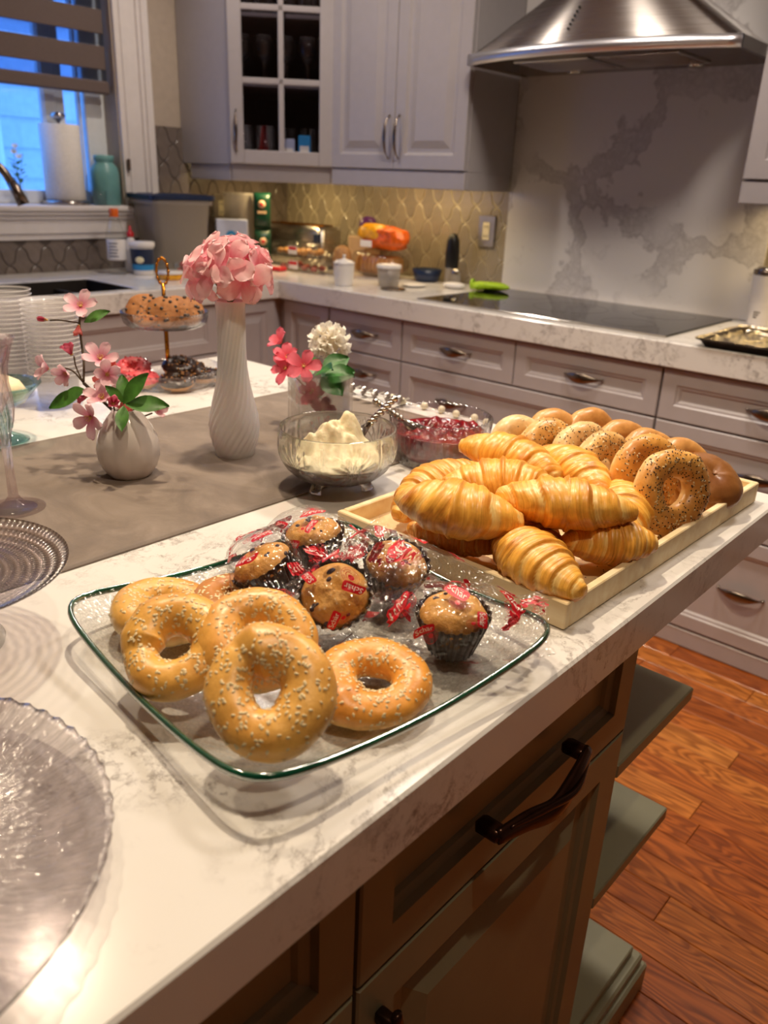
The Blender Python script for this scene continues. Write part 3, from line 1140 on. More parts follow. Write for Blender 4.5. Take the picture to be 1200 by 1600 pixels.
# worktop of the L-shaped counter, with the sink opening
SX0, SX1, SY0, SY1 = -2.95, -2.60, .95, 1.63
b = MB()
b.box(XL + .0045, .62, 2.229, YB - .0225, .845, H, .003)
b.box(XL + .0045, SX0, -.3, 2.2295, .845, H, .003).box(SX1, -2.535, -.3, 2.2295, .845, H, .003)
b.box(SX0 - .001, SX1 + .001, -.3, SY0, .845, H, .003).box(SX0 - .001, SX1 + .001, SY1, 2.2295, .845, H, .003)
ct = tag(b.build('worktop', MT['quartz']), 'white marbled stone worktop of the L-shaped counter along the back wall and sink wall', 'countertop')
b = MB()
g = .002
b.box(SX0 + g, SX0 + .012, SY0 + g, SY1 - g, .68, H - .003).box(SX1 - .012, SX1 - g, SY0 + g, SY1 - g, .68, H - .003)
b.box(SX0 + .012, SX1 - .012, SY0 + g, SY0 + .012, .68, H - .003).box(SX0 + .012, SX1 - .012, SY1 - .012, SY1 - g, .68, H - .003).box(SX0 + g, SX1 - g, SY0 + g, SY1 - g, .672, .68)
b.box(SX0 + .012, SX1 - .012, 1.485, 1.50, .68, H - .03)
sk = thing('kitchen_sink', 'dark steel undermount sink below the window', 'sink', (-2.82, 1.28, .68))
b.build('basin', MT['sink'], sk, world=True)
V, F = lathe([(0, .6905), (.03, .691), (.04, .694), (.045, .6905)], 20, center=(-2.78, 1.25, -.010))
mesh('drain', V, F, MT['chrome'], sk, True, True)

# cooktop
ck = thing('cooktop', 'black ceramic glass cooktop set on the back counter below the hood', 'cooktop', (-1.396, 2.55, H))
MB().box(-1.857, -.936, 2.283, 2.818, H + .0003, H + .006, .002).build('glass_top', MT['cooktop'], ck, world=True)
MB().box(-1.859, -.934, 2.281, 2.286, H + .0002, H + .0066, .001).build('trim_strip', MT['chrome'], ck, world=True)
for x, y, r in ((-1.68, 2.42, .085), (-1.68, 2.69, .10), (-1.40, 2.56, .125), (-1.12, 2.43, .08), (-1.12, 2.69, .10)):
    V, F = lathe([(r, H + .0061), (r + .003, H + .0063), (r + .004, H + .0061)], 36, center=(x, y, 0))
    mesh('burner_ring', V, F, MT['ring'], ck, True, True)

# ------------------------------------------------------------------ upper cabinets
UZ0, UZ1, UY = 1.345, 2.46, 2.544
def upper_pair(lab, x0, x1, ndoor, hside):
    c = thing('wall_cabinet', lab, 'cabinet', ((x0 + x1) / 2, 2.71, UZ0))
    MB().box(x0, x1, UY + .021, YB - .0235, UZ0 - .004, UZ1, .001).build('carcass', MT['cabw'], c, world=True)
    w = (x1 - x0 - .003 * (ndoor + 1)) / ndoor
    for q in range(ndoor):
        a = x0 + .003 + q * (w + .003)
        d = front('door', c, (a, UY, UZ0), (1, 0, 0), (0, -1, 0), w, UZ1 - UZ0 - .003, RAISED, MT['cabw'])
        hx = a + (w - .024 if (q == 0) == hside else .024)
        handle(d, (hx, UY + .002, 1.457), (0, 0, 1), (0, -1, 0), .15, MT['nickel'], .008, .030)
    MB().box(x0, x1, UY + .006, UY + .024, UZ0 - .066, UZ0 - .004, .003).build('light_rail', MT['cabw'], c, world=True)
    return c


u1 = upper_pair('pale double door wall cabinet with two bow handles, left of the hood', -2.568, -1.884, 2, True)
MB().box(-1.902, -1.884, UY + .024, YB - .0235, UZ0 - .066, UZ0 - .004, .002).build('light_rail', MT['cabw'], u1, world=True)
MB().box(-2.32, -2.25, 2.62, 2.67, UZ0 - .024, UZ0 - .004, .003).build('lamp_housing', MT['gap'], u1, world=True)
u2 = upper_pair('pale wall cabinet right of the hood, mostly out of view', -.899, -.10, 2, True)
MB().box(-.899, -.881, UY + .024, YB - .0235, UZ0 - .066, UZ0 - .004, .002).build('light_rail', MT['cabw'], u2, world=True)
# diagonal corner cabinet with a glazed door
dc = thing('corner_wall_cabinet', 'pale diagonal corner wall cabinet with a glazed door and stemware inside', 'cabinet', (-3.0, 2.65, UZ0))
A_, B_ = Vector((-2.868, 2.266, 0)), Vector((-2.571, 2.563, 0))
def poly_slab(z0, z1, ins=0.0):
    P = [(XL + .006, 2.266 + ins), (A_.x - ins * .4, 2.266 + ins), (-2.571 - ins, B_.y + ins * .4), (-2.571 - ins, YB - .0105), (XL + .006, YB - .0105)]
    k = len(P)
    V = [(x, y, z0) for x, y in P] + [(x, y, z1) for x, y in P]
    return V, [tuple(range(k - 1, -1, -1)), tuple(range(k, 2 * k))] + [(i, (i + 1) % k, k + (i + 1) % k, k + i) for i in range(k)]


for nm, za, zb in (('bottom_panel', UZ0 - .004, UZ0 + .016), ('top_panel', UZ1 - .02, UZ1)):
    MB().add(*poly_slab(za, zb)).build(nm, MT['cabw'], dc, world=True)
MB().box(XL + .006, A_.x, 2.266, 2.284, UZ0 + .016, UZ1 - .02).build('end_panel', MT['cabw'], dc, world=True)
MB().box(-2.589, -2.571, B_.y, YB - .0105, UZ0 + .016, UZ1 - .02).build('side_panel', MT['cabw'], dc, world=True)
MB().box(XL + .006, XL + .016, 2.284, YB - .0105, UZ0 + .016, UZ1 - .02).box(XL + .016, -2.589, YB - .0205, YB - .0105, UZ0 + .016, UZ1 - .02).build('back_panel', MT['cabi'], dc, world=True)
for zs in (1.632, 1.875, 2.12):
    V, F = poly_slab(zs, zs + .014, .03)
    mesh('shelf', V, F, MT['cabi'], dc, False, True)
# glazed door: stiles, rails, muntins, panes
ud = (B_ - A_).normalized()
nd = Vector((ud.y, -ud.x, 0))
D0 = A_ + nd * .002
Wd = (B_ - A_).length
def dbox(mb, a, b_, z0, z1, t0, t1, bev=.003):
    bb = MB().box(a, b_, t0, t1, z0, z1, bev)
    mtx = Matrix.Translation(D0) @ Matrix(((ud.x, -nd.x * -1, 0, 0), (ud.y, -nd.y * -1, 0, 0), (0, 0, 1, 0), (0, 0, 0, 1)))
    return mb.add(bb.V, [tuple(reversed(f)) for f in bb.F], mtx)


gd = MB()
zd0, zd1 = UZ0, UZ1 - .003
dbox(gd, .003, .058, zd0, zd1, 0, .020)
dbox(gd, Wd - .058, Wd - .003, zd0, zd1, 0, .020)
dbox(gd, .057, Wd - .057, zd0, zd0 + .052, 0, .020)
dbox(gd, .057, Wd - .057, zd1 - .055, zd1, 0, .020)
door = gd.build('door', MT['cabw'], dc, world=True)
mu = MB()
dbox(mu, Wd / 2 - .011, Wd / 2 + .011, zd0 + .05, zd1 - .05, .003, .016)
rows = [zd0 + .052 + k * (zd1 - .055 - zd0 - .052) / 4 for k in range(5)]
for z in rows[1:4]:
    dbox(mu, .055, Wd - .055, z - .011, z + .011, .003, .016)
mu.build('muntins', MT['cabw'], door, world=True)
for k in range(4):
    for a, b_ in ((.056, Wd / 2 - .010), (Wd / 2 + .010, Wd - .056)):
        dbox(MB(), 0, 1, 0, 1, 0, 1)
        pm_ = MB()
        dbox(pm_, a, b_, rows[k] + .009, rows[k + 1] - .009, .006, .009, 0)
        pm_.build('pane', MT['cabpane'], door, world=True)
hc = D0 + ud * .030 + nd * .018
handle(door, (hc.x, hc.y, 1.465), (0, 0, 1), nd, .15, MT['nickel'], .008, .026)
rl = MB()
a = A_ + ud * .004 - nd * .012
mtx = Matrix.Translation(a) @ Matrix(((ud.x, nd.x, 0, 0), (ud.y, nd.y, 0, 0), (0, 0, 1, 0), (0, 0, 0, 1)))
bb = MB().box(0, Wd - .01, -.016, .002, UZ0 - .066, UZ0 - .004, .003)
rl.add(bb.V, [tuple(reversed(f)) for f in bb.F], mtx)
rl.box(XL + .05, A_.x - .01, 2.272, 2.288, UZ0 - .066, UZ0 - .004, .003)
rl.build('light_rail', MT['cabw'], dc, world=True)
pk = MB().add(*lathe([(0, UZ0 - .022), (.022, UZ0 - .022), (.03, UZ0 - .018), (.03, UZ0 - .0045)], 20, center=(-2.93, 2.52, 0)))
pk.build('puck_lamp', MT['lamp'], dc, True, True)

# stemware and tumblers behind the glass
gl_prof = [(.032, 0), (.033, .002), (.006, .006), (.004, .02), (.004, .075), (.012, .085), (.030, .105), (.036, .135), (.031, .17), (.0295, .17), (.034, .135), (.028, .107), (.010, .088), (0, .086)]
tu_prof = [(0, .001), (.030, 0), (.034, .01), (.037, .13), (.0355, .13), (.0325, .012), (0, .008)]
def cab_glass(kind, x, y, z, lab):
    V, F = lathe(gl_prof if kind == 0 else tu_prof, 24)
    o = mesh('stem_glass' if kind == 0 else 'tumbler_glass', V, F, MT['crystal'], None, True)
    o.location = (x, y, z)
    return tag(o, lab, 'glass', 'glassware behind the cabinet door')


dpos = []
for row, zs in enumerate((UZ0 + .0165, 1.6465, 1.8895)):
    for k in range(4):
        for dpt in (0.07, .16):
            p = A_ + ud * (.05 + k * .087) - nd * dpt
            if row == 0 and k >= 2 and dpt < .1:
                continue
            dpos.append((0 if row == 1 else 1, p.x, p.y, zs, ('bottom', 'middle', 'upper')[row], 'front' if dpt < .1 else 'back', ('leftmost', 'second from left', 'third from left', 'rightmost')[k]))
for (kd, x, y, z, shf, rw, wh) in dpos:
    cab_glass(kd, x, y, z, '%s clear %s, %s row of the %s shelf behind the glazed door' % (wh, 'stemmed glass' if kd == 0 else 'tumbler', rw, shf))
for k, (t, w_, h_, m_, lab) in enumerate(((.235, .05, .085, 'boxblue', 'pale blue packet at the bottom of the glazed corner cabinet'), (.30, .05, .10, 'blueprint', 'bright blue packet at the bottom right of the glazed corner cabinet'))):
    p = A_ + ud * t - nd * .07
    bb = MB().box(-w_ / 2, w_ / 2, -.025, .025, 0, h_, .003)
    o = thing('packet', lab, 'packet', (p.x, p.y, UZ0 + .0165), math.atan2(ud.y, ud.x))
    bb.build('carton', MT[m_], o)
    MB().box(-w_ / 2 + .006, w_ / 2 - .006, -.0258, -.0245, h_ * .25, h_ * .6).build('label', MT['whiteprint'], o)
p = A_ + ud * .12 - nd * .06
V, F = lathe([(0, 0), (.018, 0), (.026, .012), (.028, .03), (.025, .03), (.023, .012), (0, .006)], 20)
o = mesh('red_dish', V, F, MT['red'], None, True)
o.location = (p.x + .02, p.y - .005, UZ0 + .0165)
tag(o, 'small red dish at the bottom left of the glazed corner cabinet', 'dish')

# outlets
def outlet(x, z, axis, lab):
    o = thing('wall_outlet', lab, 'outlet', (x, YB - .010, z))
    y = YB - .0102
    MB().box(x - .041, x + .041, y - .006, y, z - .061, z + .061, .003).build('cover_plate', MT['outlet'], o, world=True)
    MB().box(x - .017, x + .017, y - .0085, y - .005, z - .034, z + .034, .002).build('socket_face', MT['almond'], o, world=True)
    for q in (-.018, .018):
        for dx in (-.0065, .0065):
            MB().box(x + dx - .0015, x + dx + .0015, y - .009, y - .0083, z + q - .005, z + q + .005).build('slot', MT['gap'], o, world=True)


outlet(-1.985, 1.128, 'x', 'metal cover wall outlet on the tiles beside the marble slab')
def outlet_left(y, z, lab):
    o = thing('wall_outlet', lab, 'outlet', (X0 + .010, y, z))
    x = X0 + .0078
    MB().box(x, x + .006, y - .041, y + .041, z - .061, z + .061, .003).build('cover_plate', MT['outlet'], o, world=True)
    MB().box(x + .005, x + .0085, y - .017, y + .017, z - .034, z + .034, .002).build('socket_face', MT['almond'], o, world=True)
    for q in (-.018, .018):
        for dx in (-.0065, .0065):
            MB().box(x + .0083, x + .009, y + dx - .0015, y + dx + .0015, z + q - .005, z + q + .005).build('slot', MT['gap'], o, world=True)


outlet_left(2.456, 1.157, 'wall outlet on the tiles of the window wall, behind the blue carton')

# ------------------------------------------------------------------ island
IX0, IX1, IY0, IY1, AZ = -1.50, -.267, -1.0, 1.157, .862
isl_top = tag(MB().box(IX0, IX1, IY0, IY1, AZ, H, .0025).build('island_worktop', MT['quartz']),
              'thick white marbled stone top of the island carrying the whole spread', 'countertop')
FX = -.305
ic = thing('island_cabinet', 'olive brown island cabinet with a drawer over a door and open end shelves', 'cabinet', (-.85, .3, 0))
b = MB().box(-1.40, FX - .0225, -.8, .826, .0, AZ - .0005)
b.build('carcass', MT['olive'], ic, world=True)
MB().box(FX - .0225, FX - .002, .8245, .8265, .09, AZ - .0008).build('end_stile', MT['olive'], ic, world=True)
for (a, b_, nm) in ((.3455, .8235, 0), (-.138, .3405, 1), (-.62, -.141, 2)):
    d = front('drawer', ic, (FX, a, .6875), (0, 1, 0), (1, 0, 0), b_ - a, .172, ISLD, MT['olive'])
    # bronze pull: squared feet, a bow with a soft twist
    yc = (a + b_) / 2
    m = MB()
    for s in (-1, 1):
        m.box(FX - .001, FX + .026, yc + s * .078 - .009, yc + s * .078 + .009, .748, .762, .003)
    P = bez([(FX + .024, yc - .084, .757), (FX + .030, yc - .045, .753), (FX + .036, yc, .744), (FX + .032, yc + .045, .752), (FX + .024, yc + .084, .757)], 28)
    m.add(*tube(P, lambda t: (.0075 + .004 * sin(pi * t), .0045 + .001 * sin(pi * t)), 10, up=(1, 0, .35)))
    P = bez([(FX + .028, yc - .070, .761), (FX + .037, yc - .02, .756), (FX + .041, yc + .03, .749), (FX + .030, yc + .075, .752)], 24)
    m.add(*tube(P, lambda t: .0018 + .002 * sin(pi * t), 8))
    m.build('handle', MT['bronze'], d, True, True)
    dd = front('door', ic, (FX, a, .104), (0, 1, 0), (1, 0, 0), b_ - a, .5795, RAISEDI, MT['olive'])
    m = MB()
    yh = a + .028
    for zz in (.632, .50):
        m.box(FX - .001, FX + .022, yh - .006, yh + .006, zz - .007, zz + .007, .002)
    P = bez([(FX + .020, yh, .650), (FX + .026, yh, .61), (FX + .032, yh, .566), (FX + .026, yh, .52), (FX + .020, yh, .482)], 24)
    m.add(*tube(P, lambda t: (.005 + .005 * sin(pi * t), .004), 10, up=(1, 0, 0)))
    m.build('handle', MT['bronze'], dd, True, True)
for zt in (.628, .402):
    MB().box(-1.38, FX, .8268, 1.068, zt - .022, zt, .002).build('shelf', MT['olive'], ic, world=True)
MB().box(-.86, -.84, .8268, 1.05, .102, AZ - .0005, .001).build('divider', MT['olive'], ic, world=True)
b = MB().box(-1.38, FX + .018, -.8, 1.086, 0, .058, .004).box(-1.38, FX + .010, -.8, 1.078, .0575, .080, .004).box(-1.38, FX - .004, .8268, 1.062, .0795, .100, .002)
b.box(FX - .0225, FX + .002, -.8, .8268, .0795, .099, .002)
b.build('plinth', MT['olive'], ic, world=True)

# table runner
nu, nv = 70, 34
V = []
rx0, rx1, ry0, ry1 = -1.157, -.729, -.85, 1.095
top, bot = [], []
for i in range(nu):
    for j in range(nv):
        y = ry0 + (ry1 - ry0) * i / (nu - 1)
        x = rx0 + (rx1 - rx0) * j / (nv - 1) + .012 * (y - .4)
        w = .0012 * (1 + nz3((x * 6, y * 4, 1), 1)) + .0018 * max(0, nz3((x * 3 + y * 2, y * 1.5, 5), 1.4))
        e = min(j, nv - 1 - j, i, nu - 1 - i)
        w *= min(1, e / 3)
        top.append((x, y, H + .0022 + w))
        bot.append((x, y, H + .0004))
k = nu * nv
F = [tuple(reversed(f)) for f in grid_faces(nu, nv)] + [tuple(i + k for i in f) for f in grid_faces(nu, nv)]
ring = [i * nv for i in range(nu)] + [(nu - 1) * nv + j for j in range(1, nv)] + [i * nv + nv - 1 for i in range(nu - 2, -1, -1)] + [j for j in range(nv - 2, 0, -1)]
F += [(ring[i], ring[(i + 1) % len(ring)], ring[(i + 1) % len(ring)] + k, ring[i] + k) for i in range(len(ring))]
tag(mesh('table_runner', top + bot, F, MT['suede'], None, True), 'long taupe suede table runner lying along the island under the vases', 'table runner')
HR = H + .0024   # top of the runner

# ------------------------------------------------------------------ baked goods
def colour_mix(a, b, t):
    t = max(0.0, min(1.0, t))
    return [a[i] + (b[i] - a[i]) * t for i in range(3)]


def basis(axis, spin=0.0):
    u, v, w = frame_at(axis)
    m = Matrix(((u.x, v.x, w.x), (u.y, v.y, w.y), (u.z, v.z, w.z)))
    return (m @ Matrix.Rotation(spin, 3, 'Z')).to_4x4()


def bagel(name, label, loc, axis, R=.031, r=.0185, seed=0, top=(.78, .40, .11), pale=(.86, .62, .30), brown=(.52, .20, .045),
          sesame=0, poppy=0, step=.10, group=None, spin=0.0, sq=.85, oval=1.0, cat='bagel', side=1.0):
    rnd = random.Random(seed)
    n, m = 96, 36
    V, C = [], []
    def surf(a, b, off=0.0):
        s = (a / (2 * pi)) % 1
        sw = s / .94 if s < .94 else (1 - s) / .06
        rad = r * (1 - step + 2 * step * sw) * (1 + .05 * sin(2 * a + seed))
        zz = r * step * .6 * (sw - .5)
        q = rad + off
        RR = R * (1 + .045 * sin(a * 2 + seed * 2) + .03 * sin(a * 3 + seed))
        x, y = (RR + q * cos(b)), 0
        z = q * sin(b) * sq
        p = Vector((x * cos(a) * oval, x * sin(a), z + zz))
        nn = .0021 * nz3((p.x + seed, p.y, p.z), 34) + .0005 * nz3((p.x, p.y + seed, p.z), 110)
        if z < -r * .45 * sq:      # baked flat underneath
            p.z = zz - r * .45 * sq - (abs(z) - r * .45 * sq) * .35
        dirv = Vector((cos(b) * cos(a), cos(b) * sin(a), sin(b)))
        return p + dirv * nn, dirv
    for i in range(n):
        a = 2 * pi * i / n
        for j in range(m):
            b = 2 * pi * j / m
            p, d = surf(a, b)
            V.append(p)
            t = sin(b)
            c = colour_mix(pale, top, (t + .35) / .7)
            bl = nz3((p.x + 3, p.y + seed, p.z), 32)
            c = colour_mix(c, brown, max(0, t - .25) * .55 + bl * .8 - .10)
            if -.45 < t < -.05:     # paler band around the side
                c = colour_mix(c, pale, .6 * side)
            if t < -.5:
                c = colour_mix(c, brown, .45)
            C.append(c)
    F = grid_faces(n, m, True, True)
    o = thing(name, label, cat, loc, 0, group)
    o.matrix_basis = Matrix.Translation(loc) @ basis(axis, spin)
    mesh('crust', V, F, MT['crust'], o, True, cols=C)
    for cnt, nm, mt, sz in ((sesame, 'sesame_seeds', 'sesame', (.0019, .0011, .0006)), (poppy, 'poppy_seeds', 'poppy', (.00085, .00085, .0007))):
        if not cnt:
            continue
        mb = MB()
        for _ in range(cnt):
            a = rnd.random() * 2 * pi
            b = rnd.gauss(pi / 2, 1.05)
            if poppy:
                b = rnd.gauss(pi / 2 - .3, .75)
            if sin(b) < -.25:
                continue
            p, d = surf(a, b, .0002)
            u, v, w = frame_at(d)
            an = rnd.random() * pi
            uu, vv = u * cos(an) + v * sin(an), v * cos(an) - u * sin(an)
            sc = rnd.uniform(.8, 1.2)
            su, sv, sw = (x * sc for x in sz)
            P = [p + uu * su, p + uu * su * .3 + vv * sv, p - uu * su * .7 + vv * sv * .6, p - uu * su, p - uu * su * .7 - vv * sv * .6, p + uu * su * .3 - vv * sv, p + w * sw * 1.6]
            mb.add(P, [(i, (i + 1) % 6, 6) for i in range(6)])
        mb.build(nm, MT[mt], o, True, kind='stuff')
    return o


def croissant(label, loc, yaw, L=.135, R=.031, bend=.25, pitch=0.0, roll=0.0, seed=0, nseg=4.0, tone=0.0, group='croissants in the wooden tray'):
    """rolled dough: layers step down from the thick middle to both tips"""
    n, m = 132, 34
    V, C, U = [], [], []
    gold, dark, pale = (.96, .50, .080), (.64, .225, .022), (.99, .74, .30)
    gold = colour_mix(gold, dark, tone)
    for i in range(n):
        u = -1 + 2 * i / (n - 1)
        ang = u * bend * 2.2
        if abs(bend) > 1e-3:
            rb = L / 2 / (bend * 2.2)
            cx, cy = rb * sin(ang), rb * (1 - cos(ang))
        else:
            cx, cy = u * L / 2, 0
        tang = Vector((cos(ang), sin(ang), 0))
        nor = Vector((-sin(ang), cos(ang), 0))
        for j in range(m):
            b = 2 * pi * j / m
            sg = 1 if u > 0 else -1
            ph = abs(u) * nseg + .30 * sin(b * 1 + sg * .9 + seed) + .05 * sin(3 * b + seed) + .05 * nz3((u * 4, cos(b), sin(b) + seed), 2)
            fl = math.floor(ph)
            sw = ph - fl
            base = (1 - abs(u) ** 1.7) ** .95
            base = max(base, .0)
            cap = min(1.0, (1 - abs(u)) / .035) ** .5
            rr_ = R * 1.12 * (.25 + .75 * base) * cap
            rr_ *= 1 + .125 * ((sw if sw < .86 else .86 * (1 - sw) / .14) - .45) * (.6 + .4 * cap)
            rr_ *= 1 + .03 * sin(ph * 2 * pi * 3 + seed) * .5
            rr_ += .0012 * nz3((u * 3 + seed, cos(b), sin(b)), 2.2)
            dz = sin(b)
            zz = rr_ * dz * (.90 if dz > 0 else .72)
            p = Vector((cx, cy, 0)) + nor * (rr_ * cos(b) * 1.06) + Vector((0, 0, zz))
            V.append(p)
            U.append((ph + sg * 7.3 + seed, b / pi * 1.0 if b < pi else 2 - b / pi))
            c = gold
            c = colour_mix(c, dark, (sw - .5) * .9 + 1.1 * nz3((u * 3 + seed, cos(b) * 1.2, sin(b) * 1.2), 1.1) - .05)
            c = colour_mix(c, pale, (.36 - sw) * 2.4 + .6 * nz3((u * 9, b * 2, seed), 1) if fl > 0 else 0)
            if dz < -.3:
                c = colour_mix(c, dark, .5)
            C.append(c)
    F = [tuple(reversed(f)) for f in grid_faces(n, m, False, True)]
    F = [tuple(reversed(f)) for f in F]
    F.append(tuple(range(m)))
    F.append(tuple(range((n - 1) * m + m - 1, (n - 1) * m - 1, -1)))
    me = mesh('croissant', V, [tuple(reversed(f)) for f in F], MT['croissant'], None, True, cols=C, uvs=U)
    me.matrix_basis = Matrix.Translation(loc) @ Matrix.Rotation(yaw, 4, 'Z') @ Matrix.Rotation(pitch, 4, 'Y') @ Matrix.Rotation(roll, 4, 'X')
    return tag(me, label, 'croissant', group)


# wooden tray
TX0, TX1, TY0, TY1, TZ = -.603, -.296, .617, 1.112, H + .0006
tr = thing('serving_tray', 'pale pine serving tray with low sides holding croissants and bagels', 'tray', ((TX0 + TX1) / 2, (TY0 + TY1) / 2, TZ), math.radians(-1.2))
w2, l2 = (TX1 - TX0) / 2, (TY1 - TY0) / 2
MB().box(-w2 + .006, w2 - .006, -l2 + .006, l2 - .006, .003, .007).build('base_board', MT['pine'], tr)
for nm, x0, x1, y0, y1 in (('side', -w2, w2, -l2, -l2 + .009), ('side', -w2, w2, l2 - .009, l2)):
    MB().box(x0, x1, y0, y1, 0, .028, .0012).build('end_side', MT['pine'], tr)
for x0, x1 in ((-w2, -w2 + .009), (w2 - .009, w2)):
    MB().box(x0, x1, -l2 + .0092, l2 - .0092, 0, .028, .0012).build('long_side', MT['pine'], tr)
mb = MB()
rc = random.Random(5)
for _ in range(260):
    x = rc.gauss(.09, .03)
    y = rc.gauss(.0, .07)
    if abs(x) > w2 - .012 or abs(y) > l2 - .012:
        continue
    s = rc.uniform(.0005, .0010)
    mb.add([(x + s, y, .0071), (x, y + s, .0071), (x - s, y, .0071), (x, y - s, .0071), (x, y, .0071 + s)], [(0, 1, 4), (1, 2, 4), (2, 3, 4), (3, 0, 4)])
mb.build('fallen_seeds', MT['poppy'], tr, kind='stuff')
FZ = TZ + .0075

D = math.radians
croissant('large pale-banded croissant at the front left corner, on top of the pile', (-.452, .640, FZ + .060), D(22), .140, .034, .16, D(3), D(-12), 1, 2.6)
croissant('long narrow croissant along the left tray side, deeply ridged', (-.545, .722, FZ + .040), D(82), .150, .029, -.20, D(-12), D(10), 2, 4.4, .25)
croissant('smooth croissant at the back of the pile below the first seeded bagels', (-.505, .822, FZ + .066), D(10), .140, .028, -.16, D(6), D(8), 3, 2.3)
croissant('croissant wedged in the middle of the pile between four others', (-.468, .748, FZ + .060), D(36), .140, .029, -.2, D(0), D(10), 4, 3.2)
croissant('big croissant with a wide central band, topmost at the right of the pile', (-.372, .722, FZ + .068), D(32), .150, .031, .12, D(2), D(-10), 5, 2.6)
croissant('finely ridged croissant at the front, its tip touching the tray side by the muffins', (-.362, .652, FZ + .029), D(-24), .136, .031, .14, D(4), D(-6), 6, 4.4)
croissant('dark croissant mostly hidden under the two top croissants', (-.402, .712, FZ + .022), D(-40), .125, .026, .1, 0, 0, 7, 4.4, .6)
croissant('short plump croissant lying low by the long near side, blunt end facing out', (-.332, .752, FZ + .030), D(52), .108, .029, -.10, D(2), D(-5), 8, 3.6, .15)
croissant('smooth croissant pointing back left beside the upright bagels', (-.440, .868, FZ + .055), D(-20), .135, .027, -.15, D(6), D(5), 9, 2.3)
croissant('croissant tucked in front of the largest upright bagel, tip down', (-.352, .828, FZ + .036), D(-62), .125, .026, -.18, D(14), D(4), 10, 3.0)
croissant('dark croissant in the shade under the front left croissant', (-.462, .655, FZ + .022), D(20), .115, .021, .1, 0, 0, 11, 4.0, .7)

ax = (.86, -.42, .28)
bagel('bagel', 'pale plain bagel first in the upright row, nearest the jam bowl', (-.556, .925, FZ + .040), (.80, -.52, .30), .031, .0185, 21, (.90, .66, .36), (.92, .74, .46), (.70, .38, .12), 20, 10, .05, 'upright bagels in the wooden tray')
bagel('bagel', 'poppy and sesame crusted bagel second in the upright row', (-.520, .938, FZ + .041), (.84, -.45, .30), .031, .0190, 22, (.78, .44, .14), (.92, .70, .38), (.52, .22, .05), 90, 330, .06, 'upright bagels in the wooden tray')
bagel('bagel', 'pale topped bagel third in the upright row, with a split along its crust', (-.478, .962, FZ + .042), (.84, -.42, .34), .031, .0190, 23, (.88, .62, .30), (.92, .72, .42), (.60, .28, .08), 70, 200, .07, 'upright bagels in the wooden tray')
bagel('bagel', 'seeded bagel fourth in the upright row, lower than its neighbours', (-.440, .952, FZ + .039), (.86, -.40, .30), .030, .0185, 24, (.82, .50, .18), (.92, .72, .42), (.54, .24, .06), 80, 300, .07, 'upright bagels in the wooden tray')
bagel('bagel', 'golden brown seeded bagel just behind the frontmost upright bagel', (-.378, .930, FZ + .050), (.86, -.42, .22), .033, .0195, 25, (.80, .40, .09), (.93, .66, .30), (.52, .19, .035), 80, 200, .05, 'upright bagels in the wooden tray')
bagel('bagel', 'large upright seeded bagel at the near side of the tray with its hole in view', (-.327, .892, FZ + .053), (.90, -.36, .22), .0365, .0178, 26, (.86, .46, .12), (.95, .70, .34), (.56, .22, .045), 120, 420, .05, 'upright bagels in the wooden tray')
bagel('english_muffin', 'flat round roll with a dark griddled face in the far corner of the tray', (-.328, 1.015, FZ + .035), (.45, -.30, .80), .0175, .027, 27, (.30, .125, .035), (.68, .36, .11), (.18, .06, .018), 0, 0, .02, None, 0, .72, 1, 'roll', .9)
for k, (x, y, z, lab) in enumerate(((-.552, 1.015, .037, 'plain brown bagel in the back row behind the two first seeded bagels'), (-.520, 1.062, .036, 'plain brown bagel standing highest in the back row'),
                                    (-.462, 1.045, .036, 'plain brown bagel in the back row behind the fourth upright bagel'), (-.412, 1.030, .037, 'pale brown bagel peeping out behind the golden seeded bagel'),
                                    (-.362, 1.020, .036, 'small plain bagel rim peeping out right at the end of the back row'))):
    bagel('bagel', lab, (x, y, FZ + z), (.75, -.35, .45), .030, .018, 30 + k, (.74, .38, .12), (.86, .58, .25), (.50, .21, .05), 0, 0, .05, 'plain bagels in the back row')

# square glass plate with a green edge
pl = thing('glass_plate', 'square clear textured glass plate with upturned green edges under the sesame bagels', 'plate', (-.4447, .421, H + .0006), math.radians(-6.5))
HS = .154
def plate_pt(s, th):
    n = 9.0
    c, q = cos(th), sin(th)
    k = (abs(c) ** n + abs(q) ** n) ** (-1 / n)
    r = HS * s
    x, y = r * k * c, r * k * q * 1.036
    rad = k * s
    z = .0 + .020 * max(0, (s - .55) / .45) ** 1.8 + .012 * max(0, (k - 1) / .3) * max(0, (s - .6) / .4) ** 1.5
    return x, y, z


nt, ns = 96, 22
V = [(0, 0, .005)]
for i in range(1, ns + 1):
    for j in range(nt):
        x, y, z = plate_pt(i / ns, 2 * pi * j / nt)
        V.append((x, y, z + .005))
k0 = len(V)
V.append((0, 0, 0))
for i in range(1, ns + 1):
    for j in range(nt):
        V.append(plate_pt(i / ns * (1 if i < ns else .999), 2 * pi * j / nt))
F = []
for o_, fl_ in ((0, 0), (k0, 1)):
    for j in range(nt):
        q = (j + 1) % nt
        f = (o_, o_ + 1 + j, o_ + 1 + q)
        F.append(f if not fl_ else f[::-1])
        for i in range(ns - 1):
            f = (o_ + 1 + i * nt + j, o_ + 1 + (i + 1) * nt + j, o_ + 1 + (i + 1) * nt + q, o_ + 1 + i * nt + q)
            F.append(f if not fl_ else f[::-1])
mesh('dish', V, F, MT['plate'], pl, True)
P = [plate_pt(1, 2 * pi * j / 160) for j in range(160)]
V, F = [], []
